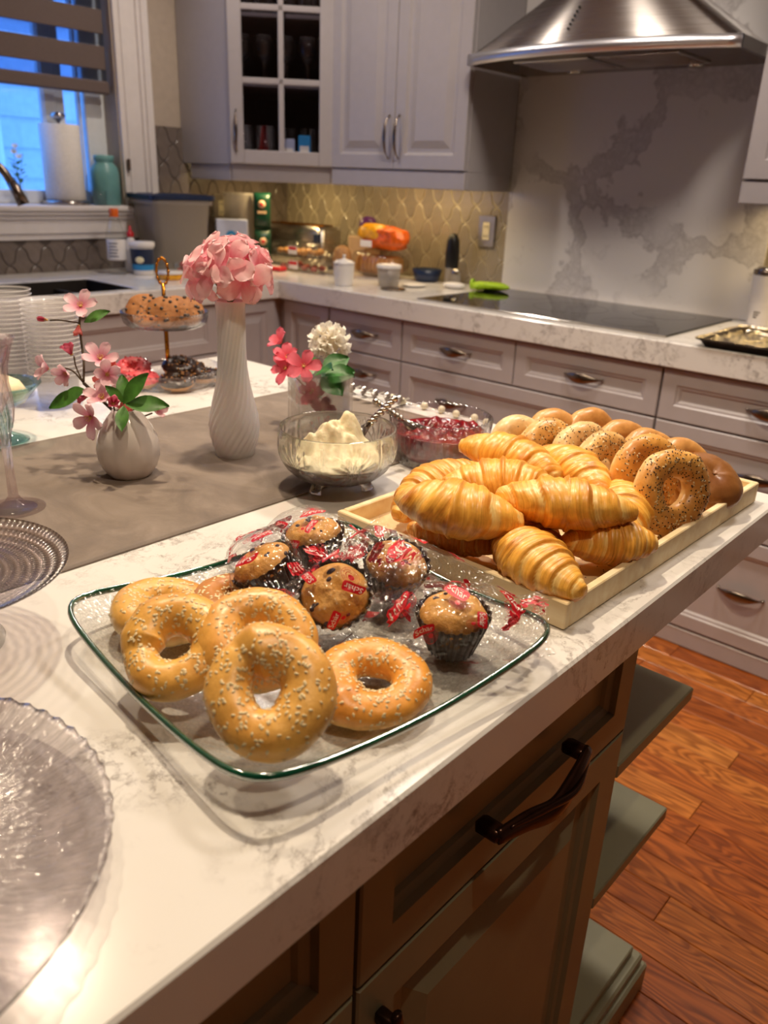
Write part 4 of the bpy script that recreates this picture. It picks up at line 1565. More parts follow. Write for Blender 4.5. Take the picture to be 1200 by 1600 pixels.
for j, p in enumerate(P):
    a, c = Vector(P[j - 1]), Vector(P[(j + 1) % 160])
    d = (c - a).normalized()
    out = d.cross(Vector((0, 0, 1))).normalized()
    upv = out.cross(d)
    for q in range(8):
        t = 2 * pi * q / 8
        V.append(Vector(p) + Vector((0, 0, .0025)) + out * (.0026 * cos(t) + .0004) + upv * (.0034 * sin(t)))
F = grid_faces(160, 8, True, True)
mesh('green_edge', V, F, MT['greenedge'], pl, True)

PZ = H + .006
SG = 'sesame bagels on the glass plate'
bagel('sesame_bagel', 'sesame bagel lying lowest at the back left of the glass plate', (-.556, .352, PZ + .016), (.10, .05, 1), .030, .0175, 41, (.88, .52, .14), (.93, .68, .32), (.68, .30, .06), 250, 0, .12, SG, 1.2)
bagel('sesame_bagel', 'browned sesame bagel with a blistered edge at the back, next to the muffins', (-.520, .408, PZ + .016), (.05, .05, 1), .030, .017, 42, (.58, .25, .06), (.80, .50, .2), (.44, .17, .04), 260, 0, .14, SG, 2.0)
bagel('sesame_bagel', 'sesame bagel leaning left, its outer side toward the near plate edge', (-.468, .303, PZ + .040), (.20, -.40, .88), .029, .0170, 43, (.86, .48, .11), (.93, .66, .30), (.64, .27, .05), 280, 0, .15, SG, 3.6)
bagel('sesame_bagel', 'pale sesame bagel leaning at the back between its neighbours and the muffins', (-.425, .348, PZ + .047), (.36, -.34, .86), .029, .0172, 44, (.93, .51, .12), (.95, .70, .32), (.70, .31, .06), 290, 0, .18, SG, 5.6)
bagel('sesame_bagel', 'frontmost large pale sesame bagel with an overlapped end and open hole', (-.360, .302, PZ + .051), (.42, -.46, .78), .0285, .0182, 45, (.93, .53, .135), (.95, .70, .32), (.72, .33, .07), 340, 0, .19, SG, 2.25, .82, 1.0)
bagel('sesame_bagel', 'deep golden sesame bagel lying flat on the plate, right of the heap', (-.352, .401, PZ + .0145), (.12, -.10, 1), .029, .0172, 46, (.86, .39, .07), (.92, .60, .22), (.64, .23, .04), 330, 0, .09, SG, .4, .8, 1.05)

# ------------------------------------------------------------------ wrapped muffins
logo_txt = text_mesh('Sch\u00e4r', .0125)
ring_txt = 'GLUTEN FREE BAKED GOODS'
ring_letters = {c: text_mesh(c, .0030) for c in set(ring_txt) if c != ' '}


def muffin(label, loc, yaw, tiltx, tilty, seed, spots, ext=(.072, .072)):
    rnd = random.Random(seed)
    o = thing('wrapped_muffin', label, 'muffin', loc, 0, 'wrapped muffins on the glass plate')
    o.matrix_basis = Matrix.Translation(loc) @ Matrix.Rotation(tiltx, 4, 'X') @ Matrix.Rotation(tilty, 4, 'Y') @ Matrix.Rotation(yaw, 4, 'Z') @ Matrix.Scale(.86, 4)
    # pleated paper case
    n = 96
    def rip(i, th, r, z):
        return (r * (1 + .035 * (1 if (int(th / (2 * pi) * n) % 4) < 2 else -1) * (0 if r < .001 else 1)), z, th)
    V, F = lathe([(0, .0005), (.0235, .0005), (.0245, .004), (.0362, .040), (.0370, .045), (.0358, .0445), (.032, .030)], n, rip)
    mesh('paper_case', V, F, MT['liner'], o, False)
    # risen top
    V, C = [], []
    m_ = 26
    for i in range(m_ + 1):
        a = pi / 2 * i / m_
        for j in range(72):
            th = 2 * pi * j / 72
            rr_ = .0345 * max(0.0, cos(a)) ** .75 * (1 + .05 * nz3((cos(th) * 2 + seed, sin(th) * 2, a), 1.2))
            zz = .037 + .021 * sin(a) + (.0034 * nz3((cos(th) * rr_ * 80 + seed, sin(th) * rr_ * 80, 1), .8) + .0012 * nz3((cos(th) * rr_ * 260 + seed, sin(th) * rr_ * 260, 1), .8)) * sin(a)
            V.append((rr_ * cos(th), rr_ * sin(th), zz))
            g = nz3((rr_ * cos(th) + seed, rr_ * sin(th), 0), 60)
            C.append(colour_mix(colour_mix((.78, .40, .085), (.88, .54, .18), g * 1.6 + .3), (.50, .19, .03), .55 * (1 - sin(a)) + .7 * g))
    F = grid_faces(m_ + 1, 72, False, True)
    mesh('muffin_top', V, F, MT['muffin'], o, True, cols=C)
    for k in range(9):
        th, rr_ = rnd.random() * 6.28, .033 * math.sqrt(rnd.random())
        bs_ = rnd.choice([.0020, .0026, .0034, .0046])
        a = math.acos(min(1, (rr_ / .0345)) ** (1 / .75))
        mesh('blueberry', *ball((rr_ * cos(th), rr_ * sin(th), .0372 + .021 * sin(a) - bs_ * .42), bs_, 10, 6, (1.2, .8, .6)), MT['berry'], o, True)
    # flow-pack film: a loose tube round the muffin, crimped flat at both ends
    def film(s, t, off=0.0):
        """s in metres along the pack, t turns round it"""
        e0, e1 = -.042 - ext[0], .042 + ext[1]
        q = max(0.0, (abs(s) - .030) / ((ext[0] if s < 0 else ext[1]) + .012))
        q = min(1, q)
        f = q * q * (3 - 2 * q)
        th = 2 * pi * t
        hw = .0385 * (1 - f) + .047 * f
        hh = .0335 * (1 - f) ** 1.3 + .0006
        zc = .0325 * (1 - f) + (.020 + .014 * sin(seed * 2.1 + (0 if s < 0 else 2))) * f
        cy = abs(cos(th)) ** .75 * (1 if cos(th) > 0 else -1)
        cz = abs(sin(th)) ** .75 * (1 if sin(th) > 0 else -1)
        y, z = hw * cy, zc + hh * cz
        cr = nz3((s * 26 + seed, y * 26, cz * 2), 1) * .0040 + abs(nz3((s * 60 + seed * 3, y * 70, cz * 3), 1)) * .0030
        z += cr * (.5 + f) + f * .008 * sin(y * 60 + seed) + f * .006 * sin(s * 80 + seed)
        y += .0025 * nz3((s * 45, cz * 2, seed), 1)
        rr2 = Vector((0, cy * hh + 1e-6, cz * hw)).normalized()
        z = max(z, -.0005)
        return Vector((s + .002 * f * (1 if int(t * 90) % 2 else -1), y, z)) + rr2 * off
    na, nb = 64, 48
    s0, s1 = -.042 - ext[0], .042 + ext[1]
    V = [film(s0 + (s1 - s0) * i / (na - 1), j / nb) for i in range(na) for j in range(nb)]
    F = grid_faces(na, nb, False, True)
    fo = mesh('wrapper', V, F, MT['film'], o, True)
    # print: red block with white script, ring badge with tiny letters
    red, wht = MB(), MB()
    for (ls, lt, rot, scl) in [(a, b, c, d * .70) for a, b, c, d in spots] + [(-.095 + .038 * q + .006 * (v % 2), .06 + .25 * v + .07 * (q % 2), rnd.random() * 6.28, .62) for q in range(6) for v in range(4) if s0 + .02 < -.095 + .038 * q < s1 - .02 and not any(abs(-.095 + .038 * q - p_[0]) < .028 and abs(((.06 + .25 * v + .07 * (q % 2)) - p_[1] + .5) % 1 - .5) < .13 for p_ in spots)]:
        cr_, sr_ = cos(rot), sin(rot)
        def put(x, y, off):
            X, Y = (x * cr_ - y * sr_) * scl, (x * sr_ + y * cr_) * scl
            return film(ls + X, lt - Y / (2 * pi * .037), off)
        # block: grid clipped to a rounded slanted patch
        gx, gy = 8, 5
        V = []
        for i in range(gx + 1):
            for j in range(gy + 1):
                a, b = -1 + 2 * i / gx, -1 + 2 * j / gy
                k = 1 / max(1e-6, (abs(a) ** 6 + abs(b) ** 6) ** (1 / 6)) * max(abs(a), abs(b)) if (a or b) else 1
                V.append(put(a * k * .0165 + .002 * b, b * k * .0078, .0006))
        red.add(V, grid_faces(gx + 1, gy + 1))
        wht.add([put(x, y, .0011) for x, y, z in logo_txt[0]], logo_txt[1])
        bx, by = .007, -.0135
        V = [put(bx, by, .0006)] + [put(bx + .0040 * cos(a * pi / 8), by + .0040 * sin(a * pi / 8), .0006) for a in range(16)]
        red.add(V, [(0, 1 + a, 1 + (a + 1) % 16) for a in range(16)])
        for r0 in (.0055, .0105):
            V = []
            for a in range(28):
                for rq in (r0, r0 + .0005):
                    V.append(put(bx + rq * cos(a * pi / 14), by + rq * sin(a * pi / 14), .0005))
            red.add(V, grid_faces(28, 2, True))
        for q, ch in enumerate(ring_txt):
            if ch == ' ':
                continue
            an = pi * .95 - q / len(ring_txt) * 2 * pi
            lv, lf = ring_letters[ch]
            red.add([put(bx + (.0080 + y) * cos(an - x / .008), by + (.0080 + y) * sin(an - x / .008), .0006) for x, y, z in lv], lf)
    red.build('red_logo_print', MT['redprint'], fo, kind='stuff')
    wht.build('white_logo_lettering', MT['whiteprint'], fo, kind='stuff')
    return o


SPA = [(.0, .25, .6, 1.0), (-.075, .24, 1.2, 1.0), (.078, .26, -.5, 1.0), (.03, .42, .2, .9), (-.03, .07, 2.2, .9), (-.09, .10, .2, .9), (.09, .42, 2.6, .9)]
muffin('wrapped muffin at the left of the group, tipped toward the bagels', (-.515, .452, PZ + .012), D(150), D(22), D(-20), 51, [(.012, .30, 2.0, 1), (-.03, .22, 1.0, .9), (.085, .24, 1.7, 1.1), (.06, .18, 2.2, 1), (.08, .36, 1.2, .9), (-.085, .24, .4, 1)], (.035, .095))
muffin('wrapped muffin at the back of the group, nearest the cream cheese bowl', (-.545, .530, PZ + .006), D(170), D(8), D(-6), 52, [(.0, .27, .9, 1), (-.026, .20, 2.0, .9), (.085, .25, 1.4, 1.1), (.07, .40, .2, .9), (-.085, .24, .2, 1)], (.045, .075))
muffin('wrapped muffin in the middle of the group, its top turned to the front', (-.446, .462, PZ + .022), D(70), D(40), D(22), 53, [(.016, .30, 2.2, .9), (-.018, .36, .7, .9), (-.012, .16, 1.6, .9), (.08, .25, .2, 1), (-.08, .25, 2.6, 1)], (.045, .050))
muffin('wrapped muffin behind the group against the tray, dark case in view', (-.452, .540, PZ + .010), D(20), D(14), D(18), 54, [(.0, .29, .8, 1), (-.03, .2, 2, .9), (.08, .25, 1.5, 1.1), (.095, .38, .6, 1), (-.09, .3, .2, 1)], (.045, .060))
muffin('upright wrapped blueberry muffin alone at the right corner of the plate', (-.350, .502, PZ + .004), D(40), D(6), D(4), 63, [(.002, .245, -.5, 1.0), (.058, .22, -.6, 1.0), (.078, .18, .5, 1.0), (.055, .10, .2, .9), (-.055, .25, .6, 1), (-.03, .44, .3, .9), (.02, .93, .3, .9)], (.040, .052))

# ------------------------------------------------------------------ vases and flowers
def petal_mesh(name, L, W, cup, mat, notch=0.0, curl=0.0, nu=6, nv=5, ruff=0.0, seed=0):
    """a petal or leaf along +X with its base at the origin; u runs base to tip"""
    V, U = [], []
    for i in range(nu):
        u = i / (nu - 1)
        u = 1 - (1 - u) ** 1.35 if notch >= 0 else u
        wdt = W * (1.35 * (.12 + .88 * u ** .75) * max(0, 1 - u ** 3.2) ** .5 if notch >= 0 else sin(pi * (.02 + .96 * u)) ** .9)
        for j in range(nv):
            v = -1 + 2 * j / (nv - 1)
            x = L * u * (1 - notch * (1 - abs(v)) * .22 * u if notch > 0 else 1) - L * .10 * abs(v) ** 2 * u * (1 if notch >= 0 else 0)
            y = wdt * v * .5
            z = cup * L * (u * (1 - u) * 1.2 + .5 * v * v * u) + curl * L * u * u + ruff * L * sin(5 * v + seed + 3 * u) * u
            V.append((x, y, z))
            U.append((u, (v + 1) / 2))
    return mesh(name, V, grid_faces(nu, nv), mat, None, True, uvs=U, link_it=False)


def place(o, loc, xdir, up, sc=1.0):
    x = Vector(xdir).normalized()
    z = Vector(up)
    z = (z - x * z.dot(x)).normalized()
    y = z.cross(x)
    o.matrix_basis = Matrix.Translation(Vector(loc)) @ Matrix(((x.x, y.x, z.x), (x.y, y.y, z.y), (x.z, y.z, z.z))).to_4x4() @ Matrix.Scale(sc, 4)
    return o


def blossom(parent, name, loc, axis, petal, n, sc=1.0, lift=.35, spin=0.0, heart='pollen', hr=.0035, seed=0, stamens=6):
    """a flower: the heart is the part, its petals are sub-parts; parent-local coordinates"""
    rnd = random.Random(seed)
    mb = MB().add(*ball((0, 0, .001), hr, 8, 5, (1, 1, .7)))
    for k in range(stamens):
        a = 2 * pi * k / max(1, stamens)
        p = Vector((cos(a) * hr * 1.3, sin(a) * hr * 1.3, hr * 2.2))
        mb.add(*tube([(0, 0, 0), p], .00035, 4))
        mb.add(*ball(p, .0008, 5, 4))
    f = mb.build(name, MT[heart], parent, True)
    f.matrix_basis = Matrix.Translation(Vector(loc)) @ basis(axis, spin) @ Matrix.Scale(sc, 4)
    for k in range(n):
        a = 2 * pi * k / n + rnd.uniform(-.08, .08)
        l = lift + rnd.uniform(-.12, .12)
        p = link('petal', petal, f)
        place(p, (cos(a) * hr * .4, sin(a) * hr * .4, 0), (cos(a) * cos(l), sin(a) * cos(l), sin(l)), (-cos(a) * sin(l), -sin(a) * sin(l), cos(l)), rnd.uniform(.9, 1.1))
    return f


CAMD = Vector((.605, -.70, .38))
# tall milk glass bud vase with twisted ribs
BV = Vector((-.910, .711, HR))
V, F = lathe([(0, .001), (.027, 0), (.0290, .002), (.0295, .010), (.0310, .014), (.0345, .030), (.0360, .045), (.0345, .060), (.0305, .078), (.0262, .096), (.0228, .113),
              (.0205, .132), (.0196, .155), (.0196, .185), (.0202, .210), (.0210, .222), (.0205, .2235), (.0190, .2225), (.0178, .20), (.0175, .15), (.02, .12), (.0, .10)], 96,
             lambda i, th, r, z: ((r * (1 + (.030 * (abs(sin(11 * th)) * 2 - 1) if .012 < z < .195 and 3 < i < 14 else 0)), z, th + z * 9.0 + (.6 * sin(min(z, .1) * 14)))))
bv = tag(mesh('bud_vase', V, F, MT['milk'], None, True), 'tall white milk glass bud vase with spiral ribs on the runner', 'vase')
bv.location = BV
hy = thing('hydrangea', 'large pink hydrangea head with broad petals standing in the tall white bud vase', 'flower', BV + Vector((0, 0, .102)))
V, F = tube(bez([(0, 0, 0), (.004, -.002, .06), (.002, .0, .115), (0, 0, .15)], 14), .0022, 6)
mesh('stem', V, F, MT['gstem'], hy, True)
ph = [petal_mesh('petal', .038, .033, .18, MT['pet_hyd'], 0, -.16, 8, 7, .035, s) for s in range(3)]
rnd = random.Random(11)
HC = Vector((0, 0, .160))
npt = 17
for k in range(npt):
    zf = 1 - 1.55 * (k + .5) / npt
    a = k * 2.39996
    rr_ = math.sqrt(max(0, 1 - zf * zf))
    d = Vector((rr_ * cos(a), rr_ * sin(a), zf)).normalized()
    p = HC + Vector((d.x * .045, d.y * .045, d.z * .031))
    ax_ = (d + Vector((rnd.uniform(-.25, .25), rnd.uniform(-.25, .25), rnd.uniform(-.1, .25)))).normalized()
    blossom(hy, 'floret', p, ax_, ph[k % 3], 4, rnd.uniform(.85, 1.08), .22, rnd.random() * 3, 'pollen', .0022, k, 0)
mb = MB()
for k in range(9):
    a = 2 * pi * k / 9
    mb.add(*tube([(0, 0, .115), (.02 * cos(a), .02 * sin(a), .145)], .001, 5))
mb.build('branched_stalks', MT['gstem'], hy, True)

# small glazed vase with soft vertical ribs
SV = Vector((-.934, .551, HR))
V, F = lathe([(0, .001), (.024, 0), (.028, .003), (.0355, .014), (.0405, .028), (.0415, .040), (.0390, .054), (.0330, .068), (.0245, .081), (.0180, .089), (.0165, .0925), (.0150, .0925),
              (.0155, .086), (.03, .06), (.034, .035), (0, .012)], 80, lambda i, th, r, z: (r * (1 + (.022 * (abs(sin(6 * th)) - .6) if i < 10 else 0)), z, th))
sv = tag(mesh('ribbed_vase', V, F, MT['pearl'], None, True), 'small squat glossy white vase with soft ribs on the runner', 'vase')
sv.location = SV
chb = thing('cherry_blossom', 'branching spray of pale pink cherry blossoms in the small squat vase', 'flower', SV + Vector((0, 0, .0925)))
O_ = Vector((-.968, .574, HR + .0925))
def W_(x, y, z):
    return Vector((x, y, z)) - O_
J0 = W_(-.968, .574, .985)
br = MB()
br.add(*tube(bez([W_(-.968, .574, .935), J0, W_(-1.010, .565, 1.015), W_(-1.038, .557, 1.034)], 14), .0022, 7))
br.add(*tube(bez([W_(-1.038, .557, 1.034), W_(-1.052, .568, 1.060), W_(-1.076, .580, 1.100), W_(-1.082, .587, 1.120)], 12), .0016, 6))
br.add(*tube(bez([W_(-1.078, .580, 1.106), W_(-1.090, .560, 1.110), W_(-1.096, .549, 1.110)], 6), .0011, 6))
br.add(*tube(bez([W_(-1.038, .557, 1.034), W_(-1.046, .548, 1.050), W_(-1.054, .535, 1.056)], 6), .0011, 6))
br.add(*tube(bez([W_(-1.038, .557, 1.034), W_(-1.050, .555, 1.054), W_(-1.052, .555, 1.068)], 6), .0011, 6))
br.add(*tube(bez([W_(-1.010, .565, 1.015), W_(-1.020, .575, 1.040), W_(-1.031, .581, 1.060)], 6), .0012, 6))
br.add(*tube(bez([J0, W_(-.970, .560, 1.01), W_(-.950, .550, 1.024)], 6), .0012, 6))
br.add(*tube(bez([J0, W_(-.962, .590, .995), W_(-.958, .608, 1.0)], 6), .0012, 6))
br.build('branches', MT['stem'], chb, True)
pc = [petal_mesh('petal', .026, .0165, .18, MT['pet_cherry'], .5, .02, 7, 5, .03, s) for s in range(2)]
pcd = petal_mesh('petal', .019, .012, .45, MT['pet_cherryd'], .4, .25, 6, 5, .03, 1)
pco = petal_mesh('petal', .020, .012, .35, MT['pet_coral'], .3, .15, 6, 5, .03, 2)
def dcam(a, b, c):
    R_ = Vector((.757, .654, 0))
    return CAMD * a + R_ * b + Vector((0, 0, 1)) * c
for k, (q, axd, pm__, n_, sc_, lift) in enumerate((
        ((-1.080, .587, 1.127), dcam(.8, .1, .45), pc[0], 5, 1.05, .25), ((-1.098, .547, 1.110), dcam(.3, -.8, .1), pcd, 4, .7, 1.15),
        ((-1.060, .522, 1.054), dcam(.5, -.7, .1), pc[1], 5, .95, .55), ((-1.052, .552, 1.070), dcam(.3, -.3, .9), pcd, 5, .95, .65),
        ((-1.048, .540, 1.048), dcam(.8, -.2, -.4), pc[0], 5, .85, .7), ((-1.031, .581, 1.064), dcam(.7, .2, .6), pc[1], 5, 1.1, .4),
        ((-1.002, .572, 1.050), dcam(.8, .4, -.1), pc[0], 5, .95, .6), ((-.992, .538, 1.000), dcam(.75, -.3, -.35), pc[0], 5, 1.2, .3),
        ((-.990, .556, 1.022), dcam(.6, -.1, .6), pc[1], 5, 1.1, .4), ((-.946, .545, 1.026), dcam(.7, .3, .1), pcd, 5, .85, .8),
        ((-1.028, .556, 1.018), dcam(.4, -.6, -.3), pcd, 4, .8, .9), ((-.958, .612, 1.003), dcam(.5, .7, .1), pc[1], 4, .8, .9),
        ((-1.040, .600, 1.050), dcam(.6, .1, .2), pco, 5, .9, .7), ((-1.020, .575, 1.034), dcam(.8, -.1, .1), pco, 5, .8, .6),
        ((-1.074, .578, 1.104), dcam(.3, 0, -.6), pco, 4, .8, .9), ((-.968, .575, 1.002), dcam(.3, 0, .8), pco, 5, .9, .6))):
    blossom(chb, 'blossom', W_(*q), axd, pm__, n_, sc_, lift, k * .7, 'pollen', .0025, k, 7)
lf = petal_mesh('leaf', .052, .024, .12, MT['leaf'], -1, -.1, 8, 5)
for b_, t_, sc_ in (((-.958, .566, 1.020), (-.936, .595, 1.066), 1.0), ((-.954, .567, 1.020), (-.912, .602, 1.022), 1.08), ((-.956, .565, 1.018), (-.930, .543, .992), .75),
                    ((-.960, .570, 1.022), (-.985, .583, 1.060), .75), ((-1.018, .545, 1.028), (-1.052, .505, 1.004), 1.0), ((-1.020, .548, 1.030), (-1.045, .530, 1.022), .6), ((-1.078, .588, 1.106), (-1.050, .618, 1.126), .75),
                    ((-.958, .567, 1.022), (-.965, .548, 1.045), .6)):
    b__, t__ = W_(*b_), W_(*t_)
    lo = link('leaf', lf, chb)
    place(lo, b__, t__ - b__, CAMD + Vector((0, 0, .6)), sc_)

# square glass vase with geraniums
QV = Vector((-.906, .880, HR))
qv = thing('square_vase', 'square clear glass vase holding short flowers behind the cut glass bowl', 'vase', QV, math.radians(-28))
hw = .043
b = MB()
def sq_loop(s, z, n=6, r=.006):
    P = []
    for cx, cy, a0 in ((1, 1, 0), (-1, 1, 90), (-1, -1, 180), (1, -1, 270)):
        for k in range(n):
            a = math.radians(a0 + 90 * k / (n - 1))
            P.append((cx * (s - r) + r * cos(a), cy * (s - r) + r * sin(a), z))
    return P


L_ = [sq_loop(hw, 0.0005), sq_loop(hw, .102), sq_loop(hw - .004, .102), sq_loop(hw - .004, .012)]
V = sum(L_, [])
n = len(L_[0])
F = grid_faces(4, n, False, True) + [tuple(range(n - 1, -1, -1)), tuple(range(3 * n, 4 * n))]
mesh('glass_wall', V, F, MT['vaseglass'], qv, True)
ge = thing('geranium_posy', 'posy of coral pink geraniums, a white hydrangea and green leaves in the square glass vase', 'flower', QV + Vector((0, 0, .030)))
O_ = Vector((-.928, .905, HR + .02))
st = MB()
for q in ((-.931, .875, 1.018), (-.964, .872, 1.010), (-1.000, .893, 1.040), (-.968, .960, 1.030), (-.915, .930, 1.0)):
    st.add(*tube(bez([W_(-.928, .905, HR + .022), W_(-.935, .905, .96), W_(*q)], 10), .0013, 6))
st.build('stems', MT['gstem'], ge, True)
pg = [petal_mesh('petal', .030, .021, .15, MT['pet_ger'], .4, -.1, 6, 5, .04, s) for s in range(2)]
for k, (q, axd, n_, sc_, lift) in enumerate((((-.928, .870, 1.021), dcam(.85, .1, .2), 5, 1.05, .2), ((-.964, .866, 1.012), dcam(.7, -.4, .2), 5, 1.0, .35), ((-1.003, .891, 1.043), dcam(.4, -.5, .5), 5, .85, .7),
                                             ((-.975, .878, 1.026), dcam(.5, -.1, .5), 5, .9, .6), ((-.935, .892, .975), dcam(.8, 0, -.2), 5, .9, .5), ((-.912, .895, .950), dcam(.8, .2, .1), 5, .8, .5))):
    blossom(ge, 'blossom', W_(*q), axd, pg[k % 2], n_, sc_, lift, k, 'pollen', .0022, 70 + k, 5)
pw = petal_mesh('petal', .0165, .0125, .3, MT['pet_white'], 0, .25, 5, 3, .08, 1)
hub = MB().add(*ball(W_(-.968, .965, 1.040), .017, 12, 8))
hub = hub.build('white_hydrangea_head', MT['pet_white'], ge, True)
cw = W_(-.968, .965, 1.040)
for k in range(34):
    zf = 1 - 1.7 * (k + .5) / 34
    a = k * 2.39996
    rr_ = math.sqrt(max(0, 1 - zf * zf))
    d = Vector((rr_ * cos(a), rr_ * sin(a), zf))
    for q in range(4):
        an = q * pi / 2 + k
        u, v, w = frame_at(d)
        xd = (u * cos(an) + v * sin(an)) * .85 + w * .75
        p = link('petal', pw, hub)
        place(p, cw + d * (.0150 + .005 * ((k * 7) % 5) / 4) + u * .004 * sin(k * 3.1) + v * .004 * cos(k * 2.3), xd + w * .3 * sin(k + q * 1.7), w, .8 + .45 * ((k * 3 + q) % 4) / 3)
lg = petal_mesh('leaf', .050, .040, .15, MT['leafd'], -1, -.12, 7, 5, .05, 1)
for b_, t_, sc_ in (((-.935, .915, 1.005), (-.912, .952, 1.030), 1), ((-.930, .910, 1.0), (-.880, .930, 1.010), 1.1), ((-.925, .905, 1.0), (-.868, .905, .980), 1.0), ((-.935, .905, 1.005), (-.905, .900, 1.018), .85),
                    ((-.950, .910, 1.0), (-.995, .936, 1.034), .9), ((-.930, .915, 1.0), (-.890, .960, 1.012), 1.0), ((-.930, .910, 1.005), (-.895, .925, .985), .9)):
    b__, t__ = W_(*b_), W_(*t_)
    lo = link('leaf', lg, ge)
    place(lo, b__, t__ - b__, CAMD * .7 + Vector((0, 0, .8)), sc_)

# ------------------------------------------------------------------ bowls of cream cheese and jam
CB = Vector((-.714, .727, H + .0004))
cbw = thing('cut_glass_bowl', 'round cut glass bowl on small feet with a star pattern, full of cream cheese', 'bowl', CB + Vector((0, 0, .002)))
def star(i, th, r, z):
    if not (3 <= i <= 48) or z < .014 or z > .076:
        return r, z, th
    k = 6
    ph_ = ((th * k / (2 * pi)) % 1 - .5) * 2
    dx, dz = ph_ * .041, z - .042
    d = math.hypot(dx, dz)
    a = math.atan2(dz, dx)
    cut = max(0, 1 - d / .034) ** .5 * .0030 * abs(cos(7 * a)) ** 5 if d > .003 else .0026
    edge = .0016 * max(0, 1 - abs(abs(ph_) - 1) * 12)
    return r - cut - edge, z, th


pr = [(.0, .013), (.030, .012), (.045, .015), (.058, .021), (.068, .030), (.0745, .040), (.0782, .050), (.0795, .060), (.0792, .070), (.0780, .078), (.0765, .084), (.0750, .0845), (.0742, .083),
      (.0755, .072), (.0762, .060), (.0745, .048), (.066, .033), (.050, .023), (.0, .019)]
pr2 = []
for (r0, z0), (r1, z1) in zip(pr[:-1], pr[1:]):
    kk = 5 if len(pr2) < 40 and r0 > .05 and r1 > r0 - .002 and z1 > z0 else 1
    pr2 += [(r0 + (r1 - r0) * q / kk, z0 + (z1 - z0) * q / kk) for q in range(kk)]
pr2.append(pr[-1])
V, F = lathe(pr2, 400, star)
mesh('bowl_body', V, F, MT['crystal'], cbw, True)
for k in range(3):
    a = 2 * pi * k / 3 + .55
    V, F = tube([(.034 * cos(a), .034 * sin(a), .016), (.040 * cos(a), .040 * sin(a), .007), (.042 * cos(a), .042 * sin(a), .0005)], lambda t: .007 + .002 * abs(2 * t - 1), 10)
    mesh('foot', V, F, MT['crystal'], cbw, True)
V = []
nu, nv = 26, 64
for i in range(nu):
    s = i / (nu - 1)
    for j in range(nv):
        th = 2 * pi * j / nv
        x, y = .062 * s * cos(th), .062 * s * sin(th)
        hgt = .050 + .036 * math.exp(-((x + .012) ** 2 + (y + .0) ** 2) / .0011) + .028 * math.exp(-((x + .002) ** 2 + (y - .030) ** 2) / .0003) + .012 * nz3((x * 55, y * 55, 2), 1) + .006 * nz3((x * 130, y * 130, 3), 1)
        hgt = hgt * (1 - s ** 6) + .040 * s ** 6
        V.append((x, y, hgt))
F = grid_faces(nu, nv, False, True)
k = len(V)
for (r, z) in ((.0600, .036), (.050, .0245), (.0, .0205)):
    for j in range(nv):
        th = 2 * pi * j / nv
        V.append((r * cos(th), r * sin(th), z))
F += [tuple(i + k - nv for i in f) for f in grid_faces(4, nv, False, True)]
cchz = mesh('cream_cheese', V, F, MT['cream'], None, True)
cchz.location = CB + Vector((0, 0, .0022))
tag(cchz, 'pale yellow cream cheese heaped in the cut glass bowl', 'cream cheese')

def spreader(label, A, B, tw):
    A, B = Vector(A), Vector(B)
    d = (B - A)
    o = thing('spreader', label, 'spoon', A)
    P = [d * (.45 + .55 * i / 40) for i in range(41)]
    m = MB()
    for s in (0, pi):
        VV = []
        u, v, w = frame_at(d)
        path = []
        for i, p in enumerate(P):
            a = s + i * .55
            t = i / 40
            path.append(p + (u * cos(a) + v * sin(a)) * .0028 * (1 - .3 * t))
        m.add(*tube(path, .0030, 8))
    m.add(*ball(P[-1], .0055, 10, 6))
    m.build('twisted_handle', MT['chrome'], o, True)
    m = MB().add(*tube([d * .02, d * .2, d * .46], lambda t: (.0095 * (1 - t) ** .6 + .003, .0022), 10, up=CAMD))
    m.build('blade', MT['chrome'], o, True)
    return o


spreader('silver spreader with a twisted handle standing in the cream cheese', (-.714, .747, .972), (-.717, .842, 1.018), 1)
spreader('silver spreader with a twisted handle in the jam bowl, partly hidden by the other', (-.712, .905, .955), (-.775, .868, .998), 1)

JB = Vector((-.698, .928, H + .0004))
jb = thing('ribbed_jam_bowl', 'low round ribbed glass bowl of dark red jam behind the croissants', 'bowl', JB)
def jr(i, th, r, z):
    return (r * (1 + (.026 * abs(sin(24 * th)) if i in (2, 3, 4, 5) else 0)), z + (.0022 * abs(cos(24 * th)) if i in (5, 6) else 0), th)
V, F = lathe([(0, .0008), (.062, .0008), (.069, .004), (.071, .02), (.073, .045), (.0755, .066), (.0735, .0675), (.0715, .066), (.069, .045), (.067, .02), (.062, .009), (0, .008)], 192, jr)
mesh('bowl_body', V, F, MT['ribglass'], jb, True)
V = []
nu, nv = 26, 64
for i in range(nu):
    s = i / (nu - 1)
    for j in range(nv):
        th = 2 * pi * j / nv
        x, y = .0687 * s * cos(th), .0687 * s * sin(th)
        hgt = .046 + .010 * nz3((x * 50, y * 50, 7), 1) + .005 * nz3((x * 130, y * 130, 3), 1) + .012 * math.exp(-((x - .025) ** 2 + (y - .02) ** 2) / .0006)
        V.append((x, y, hgt * (1 - s ** 8) + .045 * s ** 8))
F = grid_faces(nu, nv, False, True)
k = len(V)
for (r, z) in ((.0668, .022), (.0617, .0100), (.0, .0085)):
    for j in range(nv):
        th = 2 * pi * j / nv
        V.append((r * cos(th), r * sin(th), z))
F += [tuple(i + k - nv for i in f) for f in grid_faces(4, nv, False, True)]
jm = mesh('jam', V, F, MT['jam'], None, True)
jm.location = JB
tag(jm, 'glossy dark red jam with berry lumps filling the ribbed bowl', 'jam')

